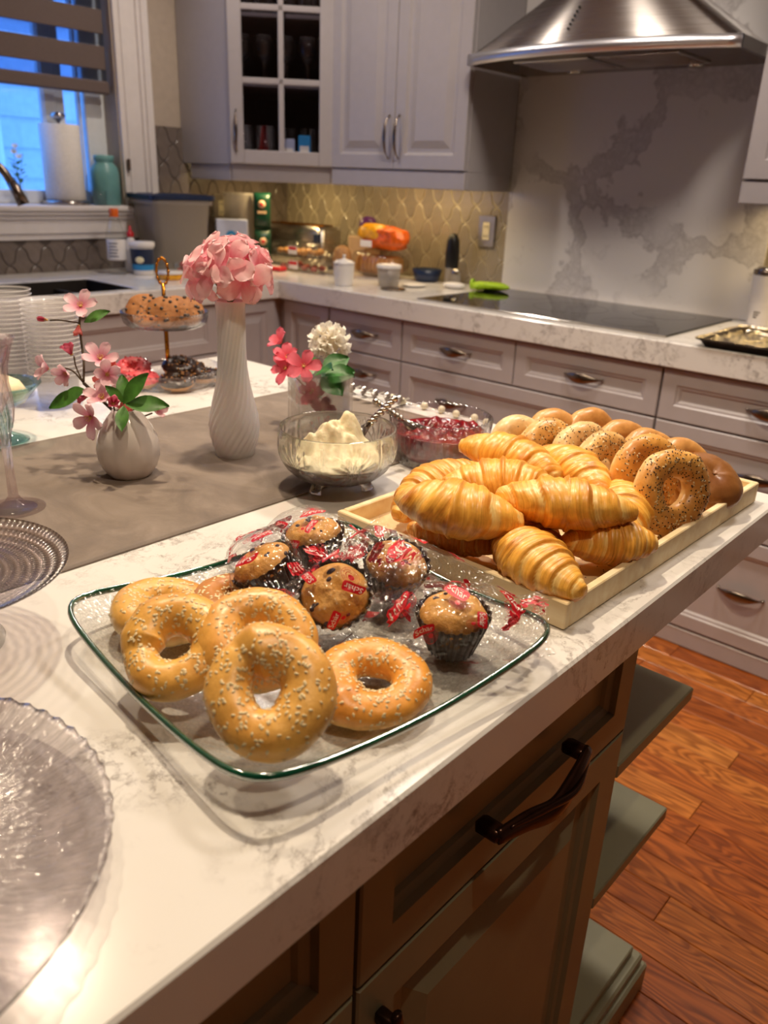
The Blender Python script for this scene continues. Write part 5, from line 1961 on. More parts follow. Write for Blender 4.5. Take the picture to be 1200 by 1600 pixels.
# bead strand at the far edge of the island
bs = thing('bead_strand', 'strand of ivory beads and small silver leaves along the far edge of the island', 'garland', (-.88, 1.13, H))
pts = [(-1.040, 1.120), (-1.013, 1.130), (-.971, 1.133), (-.939, 1.127), (-.892, 1.133), (-.856, 1.138), (-.820, 1.134), (-.783, 1.138), (-.752, 1.131)]
V, F = tube(bez([(x, y, H + .0045) for x, y in pts], 40), .0008, 5)
mesh('wire', V, F, MT['chrome'], bs, True, True)
bm_ = mesh('bead', *ball((0, 0, 0), .0070, 14, 10), MT['bead'], None, True, link_it=False)
for x, y in pts[1:]:
    o = link('bead', bm_, bs, True)
    o.matrix_basis = Matrix.Translation((x, y, H + .0072))
slf = petal_mesh('silver_leaf', .026, .014, .25, MT['chrome'], -1, .1, 5, 3)
for k in range(14):
    t = k / 13
    x = -1.06 + .13 * t
    o = link('silver_leaf', slf, bs, True)
    a = k * 2.1
    o.matrix_basis = Matrix.Translation((x, 1.118 - .014 * (k % 3), H + .006)) @ Matrix.Rotation(a, 4, 'Z') @ Matrix.Rotation(-.35, 4, 'Y')

# ------------------------------------------------------------------ left side of the island
def goblet_r(i, th, r, z):
    return (r * (1 + (.07 * sin(8 * th) if 5 < i < 15 else 0)), z, th + z * 12)
V, F = lathe([(0, .0035), (.034, .001), (.0348, .0025), (.030, .0045), (.012, .009), (.006, .018), (.0048, .045), (.0050, .075), (.0075, .095), (.0125, .110), (.0145, .125), (.0135, .140), (.0120, .155), (.0140, .175),
              (.0190, .195), (.0250, .206), (.0240, .2065), (.018, .195), (.0125, .175), (.0105, .155), (.012, .14), (.0, .118)], 64, goblet_r)
gb = tag(mesh('goblet', V, F, MT['goblet'], None, True), 'tall twisted clear glass goblet with a round foot at the left edge of the runner', 'glass')
gb.location = (-.920, .385, HR)

# raised glass plate with concentric beaded rings
cs = thing('cake_stand', 'clear glass footed plate with concentric beaded rings, beside the goblet', 'cake stand', (-.665, .205, H + .0005))
prof = [(0, .0008), (.045, .0008), (.046, .004), (.02, .012), (.011, .03), (.012, .055), (.03, .066)]
V, F = lathe(prof, 40)
mesh('foot', V, F, MT['glass'], cs, True)
prof = [(0, .066)]
nr = 26
for i in range(1, nr + 1):
    r = .105 * i / nr
    prof.append((r, .066 + (.010 * max(0, (r - .075) / .03) ** 2) + (.0016 if i % 2 else 0)))
prof += [(.105, .078), (.101, .0735), (.075, .0635), (0, .0635)]
V, F = lathe(prof, 120, lambda i, th, r, z: (r, z + (.0011 * sin(60 * th) if (i % 2 and i < nr) else 0), th))
mesh('ringed_plate', V, F, MT['ringplate'], cs, True)

# large ribbed platter in the near left corner
pt_ = thing('ribbed_platter', 'large round clear glass platter with wavy radial ribs at the near left corner', 'platter', (-.459, .042, H + .0005))
prof, rip_ = [(0, .006)], None
for i in range(1, 30):
    r = .170 * i / 29
    prof.append((r, .006 + .014 * max(0, (r - .12) / .05) ** 1.5))
prof += [(.1695, .0185), (.160, .0125), (.12, .001), (.0, .001)]
V, F = lathe(prof, 240, lambda i, th, r, z: (r + (.0007 * sin(64 * th) if i in (29, 30) else 0), z + (.0010 * sin(80 * th + 2.5 * sin(r * 90 + 3 * th)) * min(1, r / .05) if 0 < i < 29 else .0008 * sin(64 * th) if i in (29, 30) else 0), th))
mesh('platter_body', V, F, MT['platter'], pt_, True)

# stacks of clear plastic cups
cup_p = [(0, .0006), (.0315, .0004), (.0325, .002), (.0335, .010), (.0355, .030), (.0440, .0585), (.0465, .0592), (.0470, .0606), (.0460, .0615)]
V, F = lathe(cup_p, 40)
cup_me = mesh('plastic_cup', V, F, MT['cup'], None, True, link_it=False)
cup_me.materials.append(MT['cuprim'])
for p in cup_me.polygons:
    p.material_index = 1 if p.index >= 40 * 5 else 0
for s, (x, y, nc, nm) in enumerate(((-1.330, .660, 17, 'front'), (-1.436, .632, 18, 'rear'))):
    for k in range(nc):
        o = link('plastic_cup', cup_me)
        o.location = (x, y, H + .0005 + .0075 * k)
        where = 'lowest' if k == 0 else 'topmost' if k == nc - 1 else None
        tag(o, ('%s clear plastic cup of the %s stack on the island' % (where, nm)) if where else 'clear plastic cup inside the %s stack, rim showing between its neighbours' % nm, 'cup', 'clear cups in the %s stack' % nm)

# teal footed dish
td = thing('footed_dish', 'teal glass dish on a beaded foot with white cream in it', 'dish', (-1.192, .500, H + .0005))
V, F = lathe([(0, .002), (.030, .0005), (.034, .002), (.024, .007), (.010, .014), (.008, .020)], 40)
mesh('foot', V, F, MT['tealglass'], td, True)
mb = MB()
for k, z in enumerate((.024, .034, .044)):
    mb.add(*ball((0, 0, z), .0115, 14, 8, (1, 1, .55)))
    for q in range(8):
        a = 2 * pi * q / 8
        mb.add(*ball((.010 * cos(a), .010 * sin(a), z), .0045, 8, 5))
mb.build('beaded_stem', MT['tealglass'], td, True, kind='stuff')
V, F = lathe([(0, .050), (.015, .052), (.035, .060), (.050, .078), (.060, .088), (.059, .089), (.048, .081), (.033, .064), (0, .055)], 48)
mesh('bowl', V, F, MT['tealglass'], td, True)
V, F = lathe([(0, .0555), (.03, .0645), (.040, .073), (.030, .090), (.012, .099), (0, .100)], 32, lambda i, th, r, z: (r, z + .003 * nz3((cos(th) * 2, sin(th) * 2, i * .7), 1), th))
wc = mesh('whipped_cream', V, F, MT['cream'], None, True)
wc.location = (-1.192, .500, H + .0007)
tag(wc, 'white cream mounded in the teal footed dish', 'cream')

# two tier stand
TS = Vector((-1.353, .900, H + .0005))
ts = thing('tiered_stand', 'two tier glass serving stand with a gold rod and ring handle', 'serving stand', TS)
def tier(z, r, hgt, nm):
    k = 30
    V, F = lathe([(0, z), (r * .86, z), (r * .94, z + .006), (r * .975, z + hgt * .6), (r, z + hgt), (r * .985, z + hgt + .001), (r * .955, z + hgt * .6), (r * .91, z + .010), (r * .84, z + .004), (0, z + .004)], 180,
                 lambda i, th, rr, zz: (rr * (1 + (.022 * abs(sin(k * th)) if i in (2, 3, 4) else 0)), zz + (.002 * abs(cos(k * th)) if i in (4, 5) else 0), th))
    mesh(nm, V, F, MT['ribglass'], ts, True)


tier(.0, .104, .030, 'lower_plate')
tier(.112, .081, .026, 'upper_plate')
V, F = tube([(0, 0, .0045), (0, 0, .112)], .0042, 12)
mesh('rod', V, F, MT['gold'], ts, True)
V, F = tube([(0, 0, .1162), (0, 0, .190)], lambda t: .0036 + .0012 * max(0, sin(t * 18)), 12)
mesh('rod', V, F, MT['gold'], ts, True)
ring_ = [(.011 * cos(a) * .757, .011 * cos(a) * .654, .212 + .024 * sin(a)) for a in [2 * pi * k / 36 for k in range(37)]]
V, F = tube(ring_, .0022, 8, False)
m = MB().add(V, F)
for k in range(12):
    a = 2 * pi * k / 12
    m.add(*ball((.011 * cos(a) * .757, .011 * cos(a) * .654, .212 + .024 * sin(a)), .0033, 8, 5))
m.build('ring_handle', MT['gold'], ts, True)
# cookies on the upper tier
def cookie(loc, axis, seed, label, R=.033):
    rnd = random.Random(seed)
    o = thing('cookie', label, 'cookie', loc, 0, 'chocolate chip cookies on the upper tier')
    o.matrix_basis = Matrix.Translation(loc) @ basis(axis)
    V, C = [], []
    prof = [(0, -.006), (R * .8, -.006), (R, -.001), (R * .96, .004), (R * .75, .0075), (R * .4, .009), (0, .0095)]
    for i, (r, z) in enumerate(prof):
        for j in range(36):
            th = 2 * pi * j / 36
            q = nz3((cos(th) * 2 + seed, sin(th) * 2, r * 60), 1)
            V.append((r * (1 + .05 * q) * cos(th), r * (1 + .05 * q) * sin(th), z + .0015 * q))
            C.append(colour_mix((.25, .090, .020), (.36, .15, .04), .5 + q))
    mesh('baked_dough', V, grid_faces(len(prof), 36, False, True), MT['cookie'], o, True, cols=C)
    m = MB()
    for k in range(16):
        a, r = rnd.random() * 6.28, R * .9 * math.sqrt(rnd.random())
        m.add(*ball((r * cos(a), r * sin(a), .0085 - .004 * (r / R) ** 3), rnd.uniform(.0022, .0042), 7, 5, (1, 1, .6)))
    m.build('chocolate_chips', MT['chip'], o, True, kind='stuff')
    return o


UZ = TS.z + .112 + .004
cookie((TS.x - .028, TS.y - .030, UZ + .026), (.42, -.55, .72), 1, 'chocolate chip cookie leaning upright at the left of the upper tier', .034)
cookie((TS.x - .040, TS.y - .010, UZ + .014), (-.1, -.1, 1), 2, 'chocolate chip cookie lying under the left leaning one')
cookie((TS.x + .022, TS.y - .018, UZ + .024), (.62, -.60, .50), 3, 'chocolate chip cookie standing at the front right of the upper tier', .032)
cookie((TS.x + .030, TS.y + .004, UZ + .026), (.66, -.50, .55), 4, 'chocolate chip cookie second in the right hand row of the upper tier', .031)
cookie((TS.x + .042, TS.y + .024, UZ + .026), (.70, -.40, .58), 5, 'chocolate chip cookie last in the right hand row of the upper tier', .030)
cookie((TS.x - .004, TS.y + .040, UZ + .018), (.2, -.2, .95), 6, 'chocolate chip cookie at the back of the upper tier behind the rod')
cookie((TS.x + .004, TS.y - .042, UZ + .013), (.2, -.3, .9), 7, 'small chocolate chip cookie low at the front of the upper tier', .026)
# doughnuts on the lower tier
def donut(loc, axis, icing, seed, label):
    o = thing('doughnut', label, 'doughnut', loc, 0, 'iced doughnuts on the lower tier')
    o.matrix_basis = Matrix.Translation(loc) @ basis(axis)
    R, r = .021, .0125
    def tor(b0, b1, off, nb, bump_):
        V = []
        for i in range(48):
            a = 2 * pi * i / 48
            for j in range(nb):
                b = b0 + (b1 - b0) * j / (nb - 1)
                q = r + off + bump_ * nz3((cos(a) * 3 + seed, sin(a) * 3, b), 1.5)
                V.append(((R + q * cos(b)) * cos(a), (R + q * cos(b)) * sin(a), q * sin(b) * .85))
        return V, grid_faces(48, nb, True)
    mesh('fried_ring', *tor(0, 2 * pi, 0, 20, .0006), MT['dough'], o, True)
    mesh('icing', *tor(.05, pi - .05, .0012, 14, .0012), MT[icing], o, True)
    rnd = random.Random(seed)
    m = MB()
    for k in range(40):
        a, b = rnd.random() * 6.28, rnd.uniform(.3, 2.8)
        q = r + .0022
        m.add(*ball(((R + q * cos(b)) * cos(a), (R + q * cos(b)) * sin(a), q * sin(b) * .85), rnd.uniform(.0012, .0024), 6, 4))
    m.build('toppings', MT['nut' if icing == 'choc' else 'red'], o, True, kind='stuff')


LZ = TS.z + .0045
donut((TS.x - .046, TS.y - .050, LZ + .022), (.25, -.2, .9), 'pinkice', 1, 'pink iced doughnut at the back left of the lower tier')
donut((TS.x + .006, TS.y - .066, LZ + .0115), (.1, -.1, 1), 'pinkice', 2, 'pink iced doughnut at the front of the lower tier below the rod')
donut((TS.x + .060, TS.y - .022, LZ + .0125), (.15, -.15, 1), 'choc', 3, 'chocolate iced nut doughnut at the front right of the lower tier')
donut((TS.x + .050, TS.y + .046, LZ + .0115), (0, 0, 1), 'choc', 4, 'chocolate iced nut doughnut at the far right of the lower tier')
donut((TS.x - .022, TS.y + .062, LZ + .0115), (0, 0, 1), 'choc', 5, 'chocolate iced doughnut at the back of the lower tier')
donut((TS.x + .024, TS.y + .010, LZ + .030), (.2, -.1, 1), 'choc', 6, 'chocolate iced nut doughnut lying on top of the others beside the rod')

# ------------------------------------------------------------------ window sill and sink
SZ = WZ0
pt = thing('paper_towel_holder', 'steel paper towel holder with a white roll on the window sill', 'paper towel', (X0 - .045, 1.735, SZ))
V, F = lathe([(0, .0003), (.088, .0003), (.090, .004), (.090, .012), (.086, .016), (0, .017)], 40)
mesh('base', V, F, MT['steel'], pt, True)
V, F = lathe([(.020, .0175), (.074, .0175), (.0755, .019), (.0755, .289), (.074, .2905), (.020, .2905), (.020, .0175)], 56)
mesh('towel_roll', V, F, MT['paper'], pt, True)
V, F = lathe([(.006, .017), (.006, .300), (.012, .304), (.026, .314), (.029, .322), (.022, .331), (0, .334)], 24)
mesh('post_and_knob', V, F, MT['steel'], pt, True)
V, F = lathe([(0, .0004), (.052, .0003), (.056, .004), (.056, .120), (.050, .145), (.037, .160), (.036, .165), (.040, .168), (.040, .186), (.037, .189), (0, .189)], 36)
tj = mesh('teal_jar', V, F, MT['teal'], None, True)
tj.location = (X0 - .020, 1.915 - .015, SZ)
tag(tj, 'teal ceramic jar with a short neck at the right end of the window sill', 'jar')
gv = thing('bottle_vase', 'small clear glass vase with white and green sprigs on the window sill', 'vase', (X0 - .05, 1.555, SZ))
V, F = lathe([(0, .001), (.022, .0005), (.024, .004), (.022, .04), (.012, .06), (.011, .085), (.0095, .085), (.010, .06), (.020, .04), (.020, .006), (0, .004)], 24)
mesh('glass_body', V, F, MT['glass'], gv, True)
m = MB()
rnd = random.Random(4)
for k in range(5):
    p = (rnd.uniform(-.02, .02), rnd.uniform(-.03, .03), .12 + .02 * k)
    m.add(*tube(bez([(0, 0, .01), (0, 0, .08), p], 8), .001, 5))
m.build('stems', MT['gstem'], gv, True)
lsm = petal_mesh('leaf', .024, .014, .2, MT['leaf'], -1, 0, 5, 3)
for k in range(16):
    a = k * 2.4
    lo = link('leaf', lsm, gv)
    place(lo, (.008 * cos(a), .012 * sin(a), .075 + .005 * k), (cos(a), sin(a), .5), (0, 0, 1), 1)
pws = petal_mesh('petal', .016, .014, .3, MT['pet_white'], 0, 0, 5, 3)
for k in range(3):
    blossom(gv, 'blossom', ((0, 0, .20), (.01, -.012, .18), (-.008, .014, .165))[k], (.6, -.4, .7), pws, 5, 1.0, .5, k, 'pollen', .003, k, 0)
V, F = lathe([(0, .001), (.024, .0005), (.027, .005), (.030, .055), (.0285, .055), (.0255, .007), (0, .005)], 24)
sg = mesh('small_glass', V, F, MT['glass'], None, True)
sg.location = (X0 + .02, 1.842, SZ)
tag(sg, 'small clear glass between the paper towel roll and the teal jar', 'glass')
fc = thing('faucet', 'dark brushed pull-down kitchen faucet arching over the sink', 'faucet', (-3.08, 1.235, H))
m = MB().add(*lathe([(0, .0003), (.028, .0003), (.028, .006), (.022, .012), (.019, .10), (.0165, .16), (.0145, .22)], 20))
P = bez([(0, 0, .20), (.005, .01, .30), (.030, .045, .385), (.075, .085, .405), (.115, .125, .375), (.130, .150, .325)], 36)
m.add(*tube(P, lambda t: .0125 + .002 * t, 14))
m.build('arched_spout', MT['nickel'], fc, True)
P = [Vector((.128, .146, .335)), Vector((.136, .163, .298)), Vector((.143, .175, .262))]
m = MB().add(*tube(P, lambda t: .0165 + .004 * t, 16))
m.build('spray_head', MT['nickel'], fc, True)
m = MB().add(*tube([(0, -.015, .09), (.01, -.07, .12)], lambda t: .008 - .002 * t, 10))
m.build('lever', MT['nickel'], fc, True)

# ------------------------------------------------------------------ things on the back counter
def lt(name, prof, mat, loc, label, cat, n=32, ripple=None):
    V, F = lathe(prof, n, ripple)
    o = mesh(name, V, F, MT[mat], None, True)
    o.location = loc
    return tag(o, label, cat)


CZ = H + .0004
bn = thing('storage_bin', 'large translucent storage bin with a navy lid in the corner by the window', 'bin', (-3.040, 2.085, CZ), D(-10))
def rloop(hx, hy, z, r=.03, n=5):
    P = []
    for cx, cy, a0 in ((1, 1, 0), (-1, 1, 90), (-1, -1, 180), (1, -1, 270)):
        for k in range(n):
            a = math.radians(a0 + 90 * k / (n - 1))
            P.append((cx * (hx - r) + r * cos(a), cy * (hy - r) + r * sin(a), z))
    return P


L_ = [rloop(.098, .105, 0), rloop(.118, .126, .262), rloop(.129, .137, .264), rloop(.129, .137, .282), rloop(.117, .125, .281), rloop(.095, .102, .003)]
n = 20
mesh('tub', sum(L_, []), grid_faces(6, n, False, True) + [tuple(range(n - 1, -1, -1)), tuple(range(5 * n, 6 * n))], MT['bin'], bn, True)
L_ = [rloop(.130, .138, .2825), rloop(.136, .144, .284), rloop(.136, .144, .300), rloop(.126, .134, .302), rloop(.12, .128, .296)]
mesh('lid', sum(L_, []), grid_faces(5, n, False, True) + [tuple(range(n - 1, -1, -1)), tuple(range(4 * n, 5 * n))], MT['navy'], bn, False)
def bottle_thing(loc):
    o = thing('plastic_bottle', 'clear plastic bottle with an orange cap and white label by the storage bin', 'bottle', loc)
    V, F = lathe([(0, .001), (.034, .0005), (.037, .006), (.036, .05), (.037, .14), (.034, .165), (.022, .20), (.0145, .215), (.0145, .222)], 28)
    mesh('bottle_body', V, F, MT['glass'], o, True)
    V, F = lathe([(.0172, .215), (.0178, .218), (.0178, .243), (.0165, .246), (0, .246)], 24, lambda i, th, r, z: (r * (1 + .02 * sin(24 * th)), z, th))
    mesh('screw_cap', V, F, MT['orange'], o, True)
    V, F = lathe([(.0372, .055), (.0377, .056), (.0377, .132), (.0372, .133)], 28)
    mesh('paper_label', V, F, MT['white'], o, True)
    m = MB()
    for k in range(5):
        z = .068 + k * .012
        a0, a1 = -1.4, -.4 - .1 * (k % 2)
        V = []
        for q in range(7):
            a = a0 + (a1 - a0) * q / 6
            V += [(.0379 * cos(a), .0379 * sin(a), z), (.0379 * cos(a), .0379 * sin(a), z + .004)]
        m.add(V, [(2 * q, 2 * q + 2, 2 * q + 3, 2 * q + 1) for q in range(6)])
    m.build('label_print', MT['navy'], o)


bottle_thing((-3.020, 1.805, CZ))
yg = thing('dairy_tub', 'white tub with a navy and blue label in front of the storage bin', 'tub', (-2.965, 1.885, CZ))
V, F = lathe([(0, .0005), (.038, .0003), (.040, .004), (.047, .112), (0, .113)], 32)
mesh('tub_body', V, F, MT['white'], yg, True)
V, F = lathe([(.0492, .106), (.0505, .108), (.0505, .122), (.047, .126), (0, .126)], 32)
mesh('lid', V, F, MT['white'], yg, True)
V, F = lathe([(.0435, .040), (.0478, .100)], 32)
mesh('dark_label', V, F, MT['navy'], yg, True)
V, F = lathe([(.0419, .018), (.0440, .040)], 32)
mesh('blue_band', V, F, MT['blueprint'], yg, True)
V, F = ball((0, 0, 0), .017, 12, 8, (1, .25, .75))
o = mesh('label_picture', V, F, MT['cream'], yg, True)
o.matrix_basis = Matrix.Translation((.031, -.0335, .058)) @ Matrix.Rotation(math.radians(45), 4, 'Z')
kt = thing('squeeze_bottle', 'small squeeze bottle with a red cap between the dairy tub and the storage bin', 'bottle', (-3.075, 1.905, CZ))
V, F = lathe([(0, .0005), (.026, .0004), (.028, .005), (.028, .09), (.022, .115), (.013, .13), (.012, .136)], 24)
mesh('bottle_body', V, F, MT['white'], kt, True)
V, F = lathe([(.0145, .1362), (.0145, .150), (.007, .158), (.004, .178), (0, .179)], 20)
mesh('nozzle_cap', V, F, MT['red'], kt, True)
lt('fruit_cup', [(0, .001), (.030, .0005), (.038, .05), (.036, .05), (.029, .004), (0, .003)], 'glass', (-2.860, 2.000, CZ), 'small clear cup holding red fruit beside the dairy tub', 'cup')
for k, (dx, dy, dz) in enumerate(((-.008, -.008, .014), (.010, .004, .016), (-.002, .002, .037))):
    V, F = ball((0, 0, 0), .0125, 12, 8)
    o = mesh('strawberry', V, F, MT['redfood'], None, True)
    o.location = (-2.860 + dx, 2.000 + dy, CZ + dz + .003)
    tag(o, ('left', 'right', 'topmost')[k] + ' small red fruit in the clear cup beside the dairy tub', 'fruit', 'red fruit in the small cup')
yt = thing('yellow_container', 'low yellow container with a pale lid at the sink corner of the counter', 'container', (-2.770, 1.880, CZ))
V, F = lathe([(0, .0005), (.045, .0004), (.048, .024), (0, .0245)], 28)
mesh('container_body', V, F, MT['yellowbag'], yt, True)
V, F = lathe([(.0500, .022), (.051, .026), (.048, .031), (0, .031)], 28)
mesh('lid', V, F, MT['white'], yt, True)

bx = thing('milk_carton', 'pale blue carton with a round blue emblem on the back counter in the corner', 'carton', (-3.000, 2.365, CZ), D(56))
MB().box(-.068, .068, -.035, .035, 0, .205, .003).build('carton_body', MT['boxblue'], bx)
MB().box(.0685, .0700, -.033, .033, .003, .18, .0005).build('side_panel', MT['boxtan'], bx)
V, F = lathe([(0, 0), (.024, 0), (.024, .001), (0, .0012)], 24)
o = mesh('round_emblem', V, F, MT['blueprint'], bx, False)
o.matrix_basis = Matrix.Translation((-.005, -.0352, .135)) @ Matrix.Rotation(pi / 2, 4, 'X')
V, F = lathe([(0, 0), (.009, 0), (.009, .001), (0, .0012)], 16)
o = mesh('emblem_centre', V, F, MT['whiteprint'], bx, False)
o.matrix_basis = Matrix.Translation((-.005, -.0366, .135)) @ Matrix.Rotation(pi / 2, 4, 'X')
m = MB()
for k, (w_, z) in enumerate(((.040, .092), (.034, .080), (.046, .06))):
    m.box(-.05 + .005 * k, -.05 + .005 * k + w_ * 1.7, -.0358, -.0352, z, z + .008)
m.build('label_print', MT['purple'], bx)
gj = thing('grape_container', 'tall clear plastic container of dark grapes behind the blue carton', 'container', (-3.085, 2.475, CZ))
V, F = lathe([(0, .001), (.055, .0005), (.058, .005), (.068, .30), (.071, .302), (.071, .312), (.066, .312), (.066, .30), (.0555, .006), (0, .004)], 32)
mesh('container_body', V, F, MT['bin'], gj, True)
gm = mesh('grape', *ball((0, 0, 0), .0145, 10, 7, (1, 1, 1.1)), MT['grape'], None, True, link_it=False)
rnd = random.Random(9)
for k in range(34):
    lay = k // 5
    a = (k % 5) * 2 * pi / 5 + lay * .6
    o = link('grape', gm)
    rr_ = .031
    o.location = (-3.085 + rr_ * cos(a), 2.475 + rr_ * sin(a), CZ + .022 + lay * .0275)
    tag(o, 'dark grape in the tall clear container behind the blue carton', 'grape', 'dark grapes in the tall container')
def foil_pack(loc, rz, label, h):
    o = thing('coffee_pack', label, 'pack', loc, rz)
    V = []
    for i in range(13):
        t = i / 12
        th_ = .024 * (1 - abs(2 * t - 1) ** 5) + .002
        for j in range(20):
            a = 2 * pi * j / 20
            c, s = cos(a), sin(a)
            V.append((.038 * abs(c) ** .6 * (1 if c > 0 else -1), th_ * abs(s) ** .7 * (1 if s > 0 else -1) + .002 * nz3((c * 2, s * 2, t * 6), 1), h * t))
    mesh('foil_pouch', V, grid_faces(13, 20, False, True) + [tuple(range(19, -1, -1)), tuple(range(240, 260))], MT['greenbag'], o, True)
    V, F = lathe([(0, 0), (.017, 0), (.017, .002), (0, .003)], 20)
    e = mesh('round_badge', V, F, MT['boxtan'], o, True)
    e.matrix_basis = Matrix.Translation((0, -.0265, h * .68)) @ Matrix.Rotation(pi / 2, 4, 'X')
    V, F = lathe([(0, 0), (.008, 0), (.008, .002), (0, .003)], 16)
    e = mesh('badge_centre', V, F, MT['redprint'], o, True)
    e.matrix_basis = Matrix.Translation((0, -.0285, h * .68)) @ Matrix.Rotation(pi / 2, 4, 'X')
    MB().box(-.020, .020, -.0275, -.0262, h * .42, h * .50, .0005).build('name_strip', MT['boxtan'], o)


foil_pack((-2.975, 2.520, CZ), D(55), 'dark green foil pack at the bottom, standing next to the blue carton', .165)
foil_pack((-2.975, 2.520, CZ + .1662), D(48), 'dark green foil pack stacked on top of the other green pack', .150)
bx2 = thing('toaster', 'steel long slot toaster with a dark slot behind the clear boxes', 'toaster', (-2.925, 2.715, CZ), D(3))
b = MB()
L_ = [rloop(.195, .075, .012, .03), rloop(.198, .078, .05, .03), rloop(.195, .075, .165, .03), rloop(.185, .062, .183, .03)]
mesh('shell', sum(L_, []), grid_faces(4, 20, False, True) + [tuple(range(19, -1, -1)), tuple(range(60, 80))], MT['steel'], bx2, True)
MB().box(-.16, .16, -.022, .022, .1832, .1865, .001).build('slot', MT['gap'], bx2)
MB().box(-.168, .168, -.036, -.024, .1832, .190, .002).box(-.168, .168, .024, .036, .1832, .190, .002).build('slot_rim', MT['gold'], bx2)
MB().box(.150, .186, -.0815, -.070, .115, .155, .002).build('control_plate', MT['navy'], bx2)
MB().box(-.18, -.15, -.06, .06, 0, .013).box(.15, .18, -.06, .06, 0, .013).build('feet', MT['black'], bx2)
def clam(loc, rz, lab, hx, hy, h, content):
    o = thing('food_box', lab, 'box', loc, rz)
    L_ = [rloop(hx * .92, hy * .9, 0.0005, .015), rloop(hx, hy, h * .48, .015), rloop(hx * 1.03, hy * 1.04, h * .5, .015), rloop(hx, hy, h * .52, .015), rloop(hx * .94, hy * .92, h, .015)]
    mesh('clear_shell', sum(L_, []), grid_faces(5, 20, False, True) + [tuple(range(19, -1, -1)), tuple(range(80, 100))], MT['bag'], o, True)
    MB().box(-.028, .028, -hy * 1.06 - .002, -hy * 1.06, h * .2, h * .75, .0005).build('paper_label', MT['white'], o)
    MB().box(-.024, .024, -hy * 1.06 - .003, -hy * 1.06 - .002, h * .5, h * .7).build('label_print', MT['redprint'], o)
    m = MB()
    rnd = random.Random(int(hx * 1000))
    for k in range(14):
        m.add(*ball((rnd.uniform(-hx * .75, hx * .75), rnd.uniform(-hy * .7, hy * .7), .015 + rnd.uniform(0, h * .2)), .014, 8, 6, (1.3, 1, .8)))
    m.build('cut_food', MT[content], o, True, kind='stuff')


clam((-2.745, 2.560, CZ), D(2), 'clear lidded food box of red food with a paper label, in front of the toaster', .165, .060, .062, 'redfood')
clam((-2.750, 2.562, CZ + .0625), D(-1), 'clear empty-looking food box stacked on the box of red food', .160, .058, .060, 'dough')
rp = thing('snack_packet', 'small bright red packet lying in front of the clear food boxes', 'packet', (-2.815, 2.455, CZ), D(10))
L_ = [rloop(.045, .024, .001, .01), rloop(.050, .030, .010, .01), rloop(.045, .024, .019, .01)]
mesh('packet_body', sum(L_, []), grid_faces(3, 20, False, True) + [tuple(range(19, -1, -1)), tuple(range(40, 60))], MT['red'], rp, True)
MB().box(-.02, .02, -.012, .012, .0188, .0196).build('white_label', MT['whiteprint'], rp)
sj = thing('sugar_jar', 'white ceramic canister with a knobbed lid near the counter edge', 'jar', (-2.285, 2.345, CZ))
V, F = lathe([(0, .0005), (.034, .0003), (.037, .003), (.041, .078), (.040, .082), (0, .082)], 36)
mesh('canister', V, F, MT['white'], sj, True)
V, F = lathe([(.0425, .0822), (.0425, .086), (.030, .094), (.010, .099), (.0055, .102), (.0055, .108), (.0075, .112), (.004, .116), (0, .116)], 36)
mesh('lid', V, F, MT['white'], sj, True)

# bread bags
def lump(hx, hy, hz, seed, amp=.12, n=28, m=16, e=.8):
    V = []
    for i in range(m + 1):
        a = -pi / 2 + pi * i / m
        for j in range(n):
            b = 2 * pi * j / n
            c, s = cos(b), sin(b)
            k = 1 + amp * nz3((cos(a) * c * 1.6 + seed, cos(a) * s * 1.6, sin(a) * 1.6), 1.3) + amp * .4 * nz3((c * 5 + seed, s * 5, a * 4), 1)
            V.append((hx * k * abs(cos(a) * c) ** e * (1 if c > 0 else -1) if abs(cos(a) * c) > 1e-9 else 0,
                      hy * k * abs(cos(a) * s) ** e * (1 if s > 0 else -1) if abs(cos(a) * s) > 1e-9 else 0,
                      hz * (1 + k * abs(sin(a)) ** e * (1 if a > 0 else -1) if i not in (0,) else 0)))
    return V, grid_faces(m + 1, n, False, True)


bb1 = thing('bread_bag', 'clear bag with brown sliced bread lying under the orange bag', 'bag', (-2.420, 2.70, CZ + .001), D(3))
mesh('clear_bag', *lump(.135, .075, .056, 3, .14), MT['bag'], bb1, True)
for k in range(9):
    V, F = lump(.0095, .050, .040, 10 + k, .06, 16, 8, .7)
    o = mesh('bread_slice', V, F, MT['dough'], bb1, True)
    o.matrix_basis = Matrix.Translation((-.092 + k * .0225, 0, .010)) @ Matrix.Rotation(.10, 4, 'Y')
bb2 = thing('brown_loaf', 'brown crusted loaf at the left of the bread bags by the toaster', 'bread', (-2.520, 2.575, CZ), D(60))
V, F = lump(.040, .036, .062, 31, .08)
mesh('crust', V, F, MT['nut'], bb2, True)
ob = thing('orange_bag', 'bright orange and yellow bag of bread lying on top of the clear bread bag', 'bag', (-2.400, 2.69, CZ + .114), D(4))
V, F = lump(.115, .060, .048, 5, .16)
o = mesh('orange_film', V, F, MT['orangebag'], ob, True)
o.matrix_basis = Matrix.Translation((.02, 0, 0))
V, F = lump(.070, .052, .036, 8, .2)
o = mesh('yellow_panel', V, F, MT['yellowbag'], ob, True)
o.matrix_basis = Matrix.Translation((-.030, -.014, .032))
MB().box(-.06, .0, -.072, -.068, .012, .038, .001).build('white_label', MT['whiteprint'], ob)
V, F = lump(.040, .034, .042, 12, .05)
o = mesh('purple_onion', V, F, MT['purple'], None, True)
o.location = (-2.560, 2.775, CZ + .155)
o.rotation_euler = (0, 0, .4)
tag(o, 'purple round bulb standing up behind the orange bag', 'vegetable')
pb = thing('cardboard_box', 'tan cardboard box behind the bread bags under the purple bulb', 'box', (-2.60, 2.795, CZ), 0)
